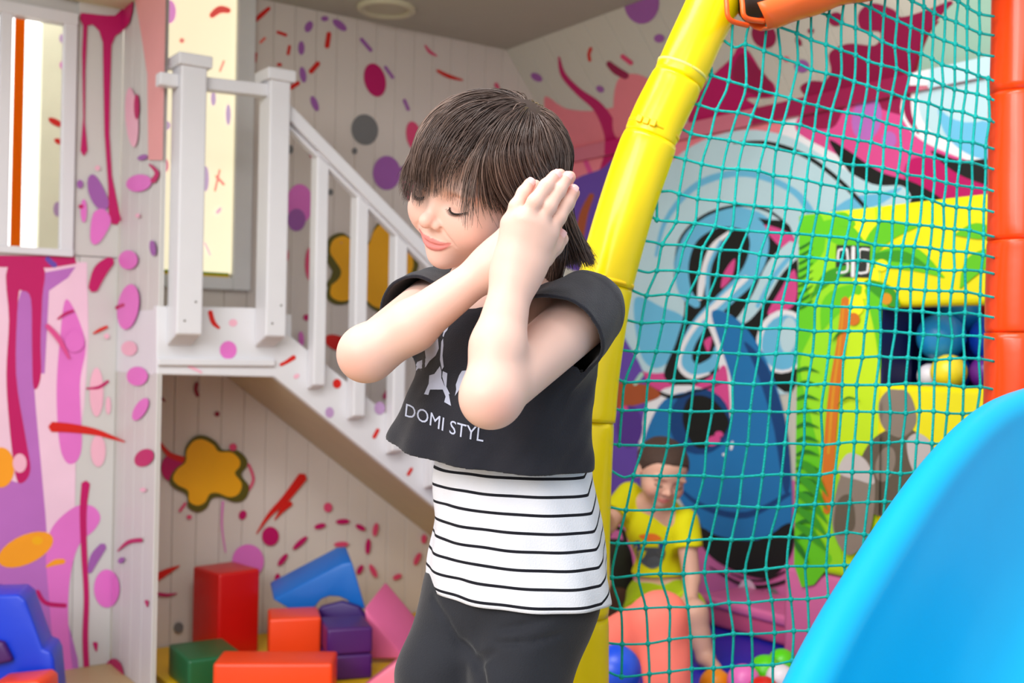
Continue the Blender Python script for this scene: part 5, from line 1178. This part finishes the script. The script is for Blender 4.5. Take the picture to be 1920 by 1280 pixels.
md_ = nt.nodes.new('ShaderNodeMath'); md_.operation = 'MODULO'; md_.inputs[1].default_value = 31.6
lt = nt.nodes.new('ShaderNodeMath'); lt.operation = 'LESS_THAN'; lt.inputs[1].default_value = 5.2
mx2 = nt.nodes.new('ShaderNodeMix'); mx2.data_type = 'RGBA'; mx2.inputs['B'].default_value = (0.012, 0.012, 0.018, 1)
src = bs_.inputs['Base Color'].links[0].from_socket
nt.links.new(at.outputs['Fac'], ad.inputs[0]); nt.links.new(ad.outputs[0], md_.inputs[0]); nt.links.new(md_.outputs[0], lt.inputs[0]); nt.links.new(lt.outputs[0], mx2.inputs['Factor']); nt.links.new(src, mx2.inputs['A']); nt.links.new(mx2.outputs['Result'], bs_.inputs['Base Color'])
ss = np_mesh('striped_shirt', V.reshape(-1, 3), Qs, girl, stm, label='white shirt with thin black stripes')
at_ = ss.data.attributes.new('stripe', 'FLOAT', 'POINT'); at_.data.foreach_set('value', Sat.ravel().astype(F32))
so_ = ss.modifiers.new('cloth', 'SOLIDIFY'); so_.thickness = 0.0018; so_.offset = -1

# leggings
LgL = [A(P(1012, 1130, 1.32)), A(P(972, 1270, 1.30)), A(P(950, 1560, 1.28)), AnL + A((0, 0, 0.05))]; LgR = [A(P(885, 1130, 1.36)), A(P(838, 1270, 1.345)), A(P(800, 1560, 1.33)), AnR + A((0, 0, 0.05))]
hc = (LgL[0] + LgR[0]) / 2 + A((0.010, 0, 0.035))
def leg_sdf(p):
    d = smax(elli(p, hc, (0.1055, 0.076, 0.12), TR), p[:, 2] - vz(1080, 1.33), 0.01)
    l = chain(p, LgL, [0.062, 0.058, 0.042, 0.03], 0.02); r = chain(p, LgR, [0.062, 0.057, 0.041, 0.03], 0.02)
    d = smin(d, smin(l, r, 0.012), 0.03)
    cr = A(P(897, 1232, 1.26)); dist = np.sqrt(((p - cr) ** 2).sum(1))
    ang = np.arctan2(p[:, 2] - cr[2], p[:, 0] - cr[0])
    return d + 0.0016 * np.sin(ang * 4 + 1.2 + dist * 40) * np.exp(-((dist - 0.04) / 0.03) ** 2) + 0.0016 * wr_noise(p, 38, 1.1)
def march(f, u, v, t0=1.0):
    r = ray(u, v).normalized(); t = t0
    for _ in range(60):
        d = float(f(np.array([tuple(EYE + r * t)], F32))[0]); t += d * 0.7
        if d < 2e-4: break
    return A(EYE + r * t)
leg0 = leg_sdf
creases = [([march(leg0, *q) for q in l], r) for l, r in (([(870, 1205), (884, 1226), (893, 1240)], (.001, .004, .005)), ([(893, 1240), (908, 1232), (928, 1222)], (.005, .004, .001)), ([(893, 1240), (900, 1262), (908, 1300)], (.005, .006, .006)), ([(812, 1122), (835, 1160), (862, 1205)], (.001, .0022, .001)), ([(940, 1180), (985, 1172), (1030, 1158)], (.0006, .0018, .0006)), ([(930, 1205), (990, 1205), (1050, 1190)], (.0006, .0016, .0006)))]
def leg_sdf(p):
    d = leg0(p)
    for pts_c, rr_ in creases: d = smax(d, -chain(p, pts_c, rr_), 0.008)
    return d
V, Qd = surf(leg_sdf, (-0.27, 1.12, 0.06), (0.17, 1.48, vz(1070, 1.33)), 0.0032)
np_mesh('leggings', V, Qd, girl, mat('charcoal_leggings', (0.135, 0.14, 0.17), 0.75, 0.3, noise_amt=0.10, noise_scale=50, bump=0.2, bump_scale=600, sheen=0.2), label='dark charcoal leggings')
# ------------------------------------------------------------------ hair
def hair_strands(H, n, seed, gx, length_fn, off_rng, whorl, hairline, sideback, steps=22, ds=9.0, grav=0.16, clump=140, cl_amt=0.75, rad=0.5, upvec=None):
    """strands combed away from a crown point, pushed out of the head; local mm in, world out"""
    r_ = np.random.default_rng(seed)
    u = r_.normal(size=(n * 4, 3)); u /= np.linalg.norm(u, axis=1)[:, None]
    root = (np.array((0, -12, 32)) + u * np.array((73, 89, 68))).astype(F32)
    root = root[hairline(root) > 0][:n]; n = len(root)
    g = (H.R.T @ np.array((0, 0, -1), F32)); w = np.array(whorl, F32)
    def sd(p): return np.minimum(H.sdf(p), elli(p, (0, -12, 32), (74, 90, 69)))
    def grad(p):
        e = 0.8; return np.stack([(sd(p + np.eye(3, dtype=F32)[i] * e) - sd(p - np.eye(3, dtype=F32)[i] * e)) / (2 * e) for i in range(3)], 1)
    offs = r_.uniform(*off_rng, size=n).astype(F32)
    p = root.copy(); gr = grad(p); gr /= np.linalg.norm(gr, axis=1)[:, None] + 1e-6
    d = p - w; d -= gr * (d * gr).sum(1)[:, None]; d /= np.linalg.norm(d, axis=1)[:, None] + 1e-6
    d += gr * 0.25 + r_.normal(size=d.shape) * 0.05
    L = length_fn(root, r_).astype(F32); out = [p.copy()]
    for s in range(steps):
        bias = sideback(p)
        d = d * 0.9 + g * grav * (0.4 + 1.6 * min(1, s / 6)) + bias; d /= np.linalg.norm(d, axis=1)[:, None] + 1e-6
        p = p + d * (L / steps)[:, None]
        dist = sd(p); gr = grad(p); gr /= np.linalg.norm(gr, axis=1)[:, None] + 1e-6
        want = offs * min(1, 0.35 + s / 5); pen = np.maximum(want - dist, 0); pen = np.minimum(pen, 12)
        p = p + gr * pen[:, None]; inn = (d * gr).sum(1); hit = pen > 0; d = np.where((hit & (inn < 0))[:, None], d - gr * inn[:, None], d)
        # cling: pull back loosely towards the head so the hair does not fly off
        far = np.maximum(dist - want - 1.0, 0) * np.where(p[:, 2] > 5, 0.75, 0.15); p = p - gr * np.minimum(far, 9)[:, None]
        out.append(p.copy())
    S_ = np.stack(out, 1)                                    # n, steps+1, 3
    lead = r_.choice(n, min(clump, n), replace=False)
    near = np.argmin(((root[:, None] - root[lead][None]) ** 2).sum(2), 1); t = np.linspace(0, 1, steps + 1)[None, :, None] ** 1.4
    S_ = S_ * (1 - cl_amt * t) + S_[lead][near] * cl_amt * t
    return S_, near
def strands_mesh(name, W_, rad, cols, parent, m):
    n, k, _ = W_.shape; tng = np.gradient(W_, axis=1); tng /= np.linalg.norm(tng, axis=2)[..., None] + 1e-12
    ref = np.array((0.3, -0.8, 0.5)); a = np.cross(tng, ref); a /= np.linalg.norm(a, axis=2)[..., None] + 1e-12; b = np.cross(tng, a)
    tap = (rad * (1 - 0.80 * np.linspace(0, 1, k) ** 2.2))[None, :, None]
    V = np.stack([W_ + (a * math.cos(q) + b * math.sin(q)) * tap for q in (0, 2.094, 4.189)], 2)      # n,k,3,3
    idx = np.arange(n * k * 3).reshape(n, k, 3); Q_ = []
    for j in range(3): Q_.append(np.stack([idx[:, :-1, j], idx[:, :-1, (j + 1) % 3], idx[:, 1:, (j + 1) % 3], idx[:, 1:, j]], -1).reshape(-1, 4))
    return np_mesh(name, V.reshape(-1, 3), np.concatenate(Q_), parent, m, np.repeat(cols, k * 3, 0), kind='stuff')
hairm = attr_mat('brown_hair', 0.30, 0.6, var=0.1)
def hl_girl(p):
    f = np.interp(p[:, 1], [-95, -60, -30, 0, 22, 40, 58, 75], [-48, -46, -34, -18, 8, 38, 64, 76]); return p[:, 2] - f
WH = (26, -40, 98)
def len_girl(root, r_):
    return 265 + r_.normal(size=len(root)) * 18
def side_girl(p):
    b = np.zeros_like(p); ax = np.abs(p[:, 0])
    s = (ax > 40) & (p[:, 2] < 72) & (p[:, 1] < 62) & (p[:, 1] > -25)
    b[:, 1] = np.where(s, -0.34 * np.clip((ax - 40) / 18, 0, 1), 0)
    b[:, 1] += np.where((p[:, 2] > 40) & (p[:, 1] > 10) & (ax < 50), 0.05, 0)
    b[:, 0] += np.where((p[:, 1] > 20) & (p[:, 2] > 30) & (p[:, 0] < 40), -0.05, 0); return b
S1, near_ = hair_strands(HD, 7500, 3, None, len_girl, (1.5, 8), WH, hl_girl, side_girl, steps=20, grav=0.15, clump=300, cl_amt=0.70)
# trim: nothing hangs over the face below the brows; the cut length varies lock by lock
rt = np.random.default_rng(5); lock = rt.normal(size=near_.max() + 1)[near_]; fine = rt.normal(size=len(near_))
K = S1.shape[1]; tt = np.linspace(0, 1, 81); fineS = np.stack([np.stack([np.interp(tt, np.linspace(0, 1, K), S1[i, :, c]) for c in range(3)], 1) for i in range(len(S1))])
zc = np.interp(fineS[:, :, 0], [-70, -40, -15, 10, 30, 45, 60], [2, 0, 6, 8, 9, 6, -4]) + (lock * 6.5 + fine * 2.0)[:, None]
bad = (fineS[:, :, 2] < zc) & (fineS[:, :, 1] > np.interp(fineS[:, :, 2], [-60, -10, 10], [-5, 26, 36])[:]) 
first = np.where(bad.any(1), bad.argmax(1), 80); first = np.maximum(first, 4)
S1 = np.stack([np.stack([np.interp(np.linspace(0, tt[first[i]], K), tt, fineS[i, :, c]) for c in range(3)], 1) for i in range(len(S1))]).astype(F32)
tip = S1[:, -1]; thin = (tip[:, 0] > 2) & (tip[:, 0] < 52) & (tip[:, 1] > 34) & (tip[:, 2] > -8); keep = ~thin | (rt.uniform(size=len(S1)) < 0.42) & (lock > -0.6)
S1 = S1[keep]; near_ = near_[keep]
lock_id = near_; Wd = HD.wld(S1.reshape(-1, 3)).reshape(S1.shape)
# long back hair hanging behind the hands to the shoulder
nb_ = 1500; rb = np.random.default_rng(21); Bk = []
while len(Bk) < nb_:
    u3 = rb.normal(size=3); u3 /= np.linalg.norm(u3); q = np.array((0, -12, 32)) + u3 * np.array((76, 92, 71))
    if q[1] > -25 or q[2] < -15 or q[2] > 78: continue
    a = rb.uniform(); dpt = rb.uniform()
    w0 = HD.wld(np.array([q]))[0]; w1 = A(P(1022 + 26 * a + rb.normal() * 3, 335, 1.255 + 0.10 * dpt)); w2 = A(P(1030 + 46 * a + rb.normal() * 3, 415, 1.25 + 0.11 * dpt)); w3 = A(P(1043 + 72 * a + rb.normal() * 4, 490 + rb.normal() * 7, 1.275 + 0.09 * dpt))
    c_ = catmull([w0, w1, w2, w3], 7); Bk.append(np.stack([np.interp(np.linspace(0, 1, K), np.linspace(0, 1, len(c_)), c_[:, i_]) for i_ in range(3)], 1))
Wd = np.concatenate([Wd, np.array(Bk)]); lock_id = np.concatenate([lock_id, lock_id.max() + 1 + rb.integers(0, 60, nb_)])
base_h = L3((0.33, 0.25, 0.215)); lite_h = L3((0.57, 0.47, 0.42)); dark_h = L3((0.18, 0.125, 0.11))
rr = np.random.default_rng(11); cl_t = rr.uniform(size=lock_id.max() + 1)[lock_id] * 0.6 + rr.uniform(size=len(lock_id)) * 0.4
hc_ = np.where((cl_t < 0.5)[:, None], dark_h + (base_h - dark_h) * (cl_t * 2)[:, None], base_h + (lite_h - base_h) * ((cl_t - 0.5) * 2)[:, None])
hair = strands_mesh('hair', Wd, 0.00062, hc_, girl, hairm); hair['label'] = 'dark brown hair with bangs falling to the shoulder'
def cap_sdf(p):
    q = HD.loc(p); d = elli(q, (0, -12, 32), (75.5, 91.5, 70.5)); return np.maximum(d, -(hl_girl(q) + 2) * 0.7) * F32(0.001)
lo = HD.O - 0.13; hi = HD.O + 0.13
V, Qd = surf(cap_sdf, lo, hi, 0.003)
np_mesh('hair_cap', V, Qd, hair, mat('hair_underlayer', (0.22, 0.16, 0.135), 0.6, 0.3, noise_amt=0.3, noise_scale=200))
# ------------------------------------------------------------------ the boy behind the net
boy = empty('person', P(1235, 1255, 2.95), label='small boy in yellow T-shirt bending down behind the net', cat='person')
HB = Head(P(1240, 886, 2.96), -14, 22, 9, 0.88)
skinb = L3((0.86, 0.67, 0.58))
def pts_(l): return [A(P(*q)) for q in l]
bNeck = pts_([(1232, 925, 2.99), (1226, 975, 3.03)]); bTor = pts_([(1228, 985, 3.03), (1236, 1090, 3.06)])
bShR, bElR, bHaR = pts_([(1284, 985, 2.99), (1297, 1085, 2.95), (1290, 1160, 2.86)]); bShL, bElL, bHaL = pts_([(1176, 935, 3.03), (1138, 985, 2.98), (1122, 940, 2.90)])
bHiR, bKnR, bAnR = pts_([(1268, 1120, 3.04), (1302, 1150, 2.86), (1322, 1250, 2.84)]); bHiL, bKnL, bAnL = pts_([(1212, 1120, 3.05), (1196, 1170, 2.88), (1202, 1250, 2.88)])
for _a in (bAnR, bAnL): _a[2] = 0.160
byaw = math.radians(-12); BR = np.array([[math.cos(byaw), -math.sin(byaw), 0], [-math.sin(byaw), -math.cos(byaw), 0], [0, 0, 1]], F32).T
def simple_hand(p, w, tip, arm, r=0.0085):
    ax = (tip - w); L_ = np.linalg.norm(ax); ax = ax / L_; sd_ = np.cross(ax, A((0, 1, 0))); sd_ = sd_ / (np.linalg.norm(sd_) + 1e-6)
    palm = smin(arm, elli(p, w + ax * 0.022, (0.022, 0.024, 0.012), np.stack([sd_, ax, np.cross(sd_, ax)], 1)), 0.012); out = palm
    for i in range(4):
        b0 = w + ax * 0.036 + sd_ * (i - 1.5) * 0.0105; out = np.minimum(out, smin(palm, chain(p, [b0, b0 + ax * 0.018 + A((0, -0.003, 0)), b0 + ax * (0.030 + 0.004 * (i in (1, 2))) + A((0, 0.004, 0))], [0.0060, 0.0055, 0.0045]), 0.004))
    t0 = w + ax * 0.012 + sd_ * 0.016; return np.minimum(out, smin(palm, chain(p, [t0, t0 + ax * 0.014 + sd_ * 0.010, t0 + ax * 0.026 + sd_ * 0.010], [0.0072, 0.0062, 0.005]), 0.005))
def boy_body(p):
    d = near(p, HB.O, 0.15, 0.108, lambda x: HB.sdf(HB.loc(x)) * F32(HB.k))
    tor = smin(elli(p, bTor[0], (0.068, 0.046, 0.08), BR), elli(p, bTor[1], (0.066, 0.052, 0.075), BR), 0.05); tor = smin(tor, cone(p, bShL, bShR, 0.03, 0.03), 0.03)
    d = smin(smin(d, cone(p, bNeck[0], bNeck[1], 0.032, 0.036), 0.015), tor, 0.03)
    aR = chain(p, [bShR, bElR, bHaR], [0.029, 0.0225, 0.0165], 0.008); aL = chain(p, [bShL, bElL, bHaL], [0.029, 0.0225, 0.0165], 0.008)
    aR = simple_hand(p, bHaR, bHaR + A((0.004, -0.012, -0.06)), aR); aL = simple_hand(p, bHaL, bHaL + A((-0.03, -0.02, 0.04)), aL)
    d = np.minimum(d, np.minimum(smin(tor, aR, 0.015), smin(tor, aL, 0.015)))
    for h_, k_, a_ in ((bHiR, bKnR, bAnR), (bHiL, bKnL, bAnL)):
        l = chain(p, [h_, k_, a_], [0.046, 0.034, 0.023], 0.015); l = smin(l, cone(p, a_ + A((0, 0.015, -0.006)), a_ + A((0.015, -0.065, -0.012)), 0.021, 0.016), 0.015)
        d = np.minimum(d, smin(tor, l, 0.03))
    return d
V, Qd = surf(boy_body, (0.14, 2.70, 0.10), (0.56, 3.20, 0.74), 0.0033)
bm_ = HB.colour(HB.loc(V.astype(F32)), skinb)
bbody = np_mesh('body', V, Qd, boy, skinm, bm_)
HB.lashes(bbody, lashm, browm)
def tee_sdf(p):
    d = smin(elli(p, bTor[0] + A((0, 0, 0.0)), (0.082, 0.060, 0.092), BR), elli(p, bTor[1], (0.082, 0.066, 0.085), BR), 0.06)
    for s_, e_ in ((bShR, bElR), (bShL, bElL)):
        ax = (e_ - s_) / np.linalg.norm(e_ - s_); d = smin(d, np.maximum(cone(p, s_ - ax * 0.01, s_ + ax * 0.09, 0.039, 0.041), (p - (s_ + ax * 0.06)) @ ax), 0.02)
    d = np.maximum(d, P(1230, 1082, 3.0).z - p[:, 2]); d = np.maximum(d, -cone(p, bNeck[0] + A((0, 0, 0.015)), bNeck[0] + A((0, 0, 0.1)), 0.042, 0.06))
    return d + 0.002 * wr_noise(p, 40, 0.7)
V, Qd = surf(tee_sdf, (0.14, 2.80, 0.28), (0.56, 3.22, 0.66), 0.0036)
tee = np_mesh('t_shirt', V, Qd, boy, mat('yellow_cotton', (0.86, 0.84, 0.06), 0.8, 0.2, noise_amt=0.06), label='yellow T-shirt with a small dark print')
bvh_tee = BVHTree.FromPolygons([tuple(v) for v in V], [tuple(q) for q in Qd])
for poly, c in ((blob([(1192, 1030), (1210, 1026), (1246, 1030), (1240, 1056), (1222, 1066), (1200, 1052)]), (0.32, 0.33, 0.36)), (blob([(1188, 1018), (1200, 1015), (1198, 1040), (1190, 1040)]), (0.12, 0.25, 0.55)), (blob([(1198, 1004), (1225, 1000), (1240, 1010), (1215, 1014)]), (0.90, 0.45, 0.12)), (blob([(1236, 1015), (1246, 1018), (1244, 1034), (1236, 1030)]), (0.15, 0.28, 0.60))):
    print_on('shirt_print', [poly], bvh_tee, tee, mat('shirt_print_%d' % int(c[0] * 100), c, 0.7), off=0.002, maxlen=0.02)
def shorts_sdf(p):
    d = elli(p, bTor[1] + A((0, 0, -0.045)), (0.080, 0.066, 0.072), BR)
    for h_, k_ in ((bHiR, bKnR), (bHiL, bKnL)):
        ax = (k_ - h_) / np.linalg.norm(k_ - h_); d = smin(d, np.maximum(cone(p, h_, k_, 0.054, 0.046), (p - (k_ - ax * 0.05)) @ ax), 0.02)
    return d + 0.002 * wr_noise(p, 45, 0.2)
V, Qd = surf(shorts_sdf, (0.18, 2.72, 0.12), (0.55, 3.2, 0.40), 0.004)
np_mesh('shorts', V, Qd, boy, mat('lime_cotton', (0.66, 0.76, 0.10), 0.8, 0.2), label='lime green shorts')
def bcap(p):
    q = HB.loc(p); f = np.interp(q[:, 1], [-95, -30, 0, 25, 50, 75], [-45, -30, -8, 22, 52, 62])
    return np.maximum(elli(q, (0, -12, 32), (76.5, 92.5, 71.5)) + 0.9 * np.sin(q[:, 0] * 0.6) * np.sin(q[:, 1] * 0.5), -(q[:, 2] - f) * 0.7) * F32(HB.k)
V, Qd = surf(bcap, HB.O - 0.12, HB.O + 0.12, 0.0035)
np_mesh('hair', V, Qd, boy, mat('short_brown_hair', (0.27, 0.19, 0.15), 0.6, 0.4, noise_amt=0.35, noise_scale=160, bump=0.8, bump_scale=300), label='short cropped brown hair')

# ------------------------------------------------------------------ seated child whose coral knee shows behind the net
kid = empty('person', P(1150, 1360, 2.5), label='seated child in coral leggings, only the raised knee showing beside the yellow pole', cat='person')
kHip = [A((P(1100, 1290, 2.62).x, 2.62, 0.20)), A((P(1040, 1290, 2.66).x, 2.66, 0.20))]; kK = A(P(1238, 1160, 2.40)); kA = A((P(1262, 1360, 2.36).x, 2.36, 0.165)); kK2 = A((P(1040, 1360, 2.36).x, 2.38, 0.20)); kA2 = A((P(1060, 1380, 2.2).x, 2.17, 0.17))
kT0, kT1 = A((P(1065, 1200, 2.66).x, 2.68, 0.26)), A((P(1052, 1010, 2.68).x, 2.70, 0.47))
HK = Head((P(1048, 850, 2.68).x, 2.68, 0.655), -10, 15, 0, 0.86)
def kid_body(p):
    tor = smin(elli(p, kT0, (0.085, 0.062, 0.09)), elli(p, kT1, (0.085, 0.058, 0.10)), 0.05)
    d = smin(near(p, HK.O, 0.15, 0.105, lambda x: HK.sdf(HK.loc(x)) * F32(HK.k)), cone(p, HK.O + A((0, 0.02, -0.04)), kT1 + A((0, 0, 0.06)), 0.033, 0.04), 0.015)
    d = smin(d, tor, 0.03)
    for sx in (-1, 1):
        s_ = kT1 + A((sx * 0.085, 0, 0.055)); e_ = s_ + A((sx * 0.01, -0.03, -0.15)); h_ = e_ + A((sx * -0.02, -0.11, -0.05)); d = np.minimum(d, smin(tor, simple_hand(p, h_, h_ + A((-sx * 0.02, -0.05, -0.01)), chain(p, [s_, e_, h_], [0.03, 0.024, 0.017], 0.008)), 0.02))
    for h_, k_, a_ in ((kHip[0], kK, kA), (kHip[1], kK2, kA2)):
        d = np.minimum(d, smin(tor, smin(chain(p, [h_, k_, a_], [0.055, 0.042, 0.026], 0.015), cone(p, a_, a_ + A((0.02, -0.08, -0.01)), 0.022, 0.018), 0.012), 0.03))
    return d
V, Qd = surf(kid_body, (-0.12, 2.0, 0.12), (0.42, 2.85, 0.78), 0.0046)
kb = np_mesh('body', V, Qd, kid, skinm, HK.colour(HK.loc(V.astype(F32)), skinb)); HK.lashes(kb, lashm, browm)
def kleg(p):
    d = elli(p, kT0 + A((0, 0, -0.03)), (0.10, 0.078, 0.078))
    for h_, k_, a_, r_ in ((kHip[0], kK, kA, (0.068, 0.054, 0.052)), (kHip[1], kK2, kA2, (0.066, 0.05, 0.036))):
        ax = a_ - k_; d = smin(d, chain(p, [h_, k_, k_ + ax * 0.85], r_, 0.03), 0.02)
    return d + 0.004 * np.sin(p[:, 0] * 90 + 20 * p[:, 2]) * np.clip((0.36 - p[:, 2]) * 6, 0, 1) * 0.7 + 0.0015 * wr_noise(p, 35, 3)
V, Qd = surf(kleg, (-0.14, 2.05, 0.131), (0.44, 2.80, 0.46), 0.005)
np_mesh('leggings', V, Qd, kid, mat('coral_cotton', (1.0, 0.50, 0.44), 0.8, 0.2, noise_amt=0.05), label='coral pink leggings')
def ktop(p):
    d = smin(elli(p, kT0, (0.095, 0.072, 0.09)), elli(p, kT1, (0.096, 0.068, 0.11)), 0.05)
    return np.maximum(d, 0.27 - p[:, 2])
V, Qd = surf(ktop, (-0.12, 2.58, 0.25), (0.28, 2.82, 0.62), 0.006); np_mesh('t_shirt', V, Qd, kid, mat('white_cotton', (0.85, 0.85, 0.86), 0.8))
def kcap(p):
    q = HK.loc(p); f = np.interp(q[:, 1], [-95, -30, 0, 25, 50, 75], [-60, -45, -20, 15, 50, 62]); return np.maximum(elli(q, (0, -12, 32), (78, 94, 73)), -(q[:, 2] - f) * 0.7) * F32(HK.k)
V, Qd = surf(kcap, HK.O - 0.12, HK.O + 0.12, 0.005); np_mesh('hair', V, Qd, kid, mat('short_brown_hair', (0.27, 0.19, 0.15), 0.6))
# dark bag and white cushion behind the boy
bag = empty('backpack', P(1165, 1215, 3.12), label='dark green-brown bag standing beside the boy in yellow', cat='bag')
def rounded(name, c, r, parent, m, sq=0.6):
    bm = bmesh.new(); bmesh.ops.create_uvsphere(bm, u_segments=28, v_segments=18, radius=1)
    for v in bm.verts: v.co = Vector(c) + Vector([math.copysign(abs(x) ** sq, x) * q for x, q in zip(v.co, r)])
    return from_bm(name, bm, parent, m, True)
bc = P(1150, 1130, 3.24); bc.z = 0.135 + 0.125
rounded('bag_body', bc, (0.055, 0.06, 0.125), bag, mat('dark_canvas', (0.15, 0.16, 0.10), 0.8, noise_amt=0.3, noise_scale=30)); rounded('bag_pocket', bc + Vector((0, -0.06, -0.05)), (0.042, 0.02, 0.05), bag, mat('brown_canvas', (0.32, 0.20, 0.12), 0.8))
tube('bag_strap', [Vector(q) for q in catmull([bc + Vector((-0.025, -0.03, 0.12)), bc + Vector((-0.01, -0.03, 0.16)), bc + Vector((0.02, -0.03, 0.155)), bc + Vector((0.03, -0.03, 0.115))], 6)], 0.006, bag, mat('dark_canvas', (0.15, 0.16, 0.10), 0.8), 8)
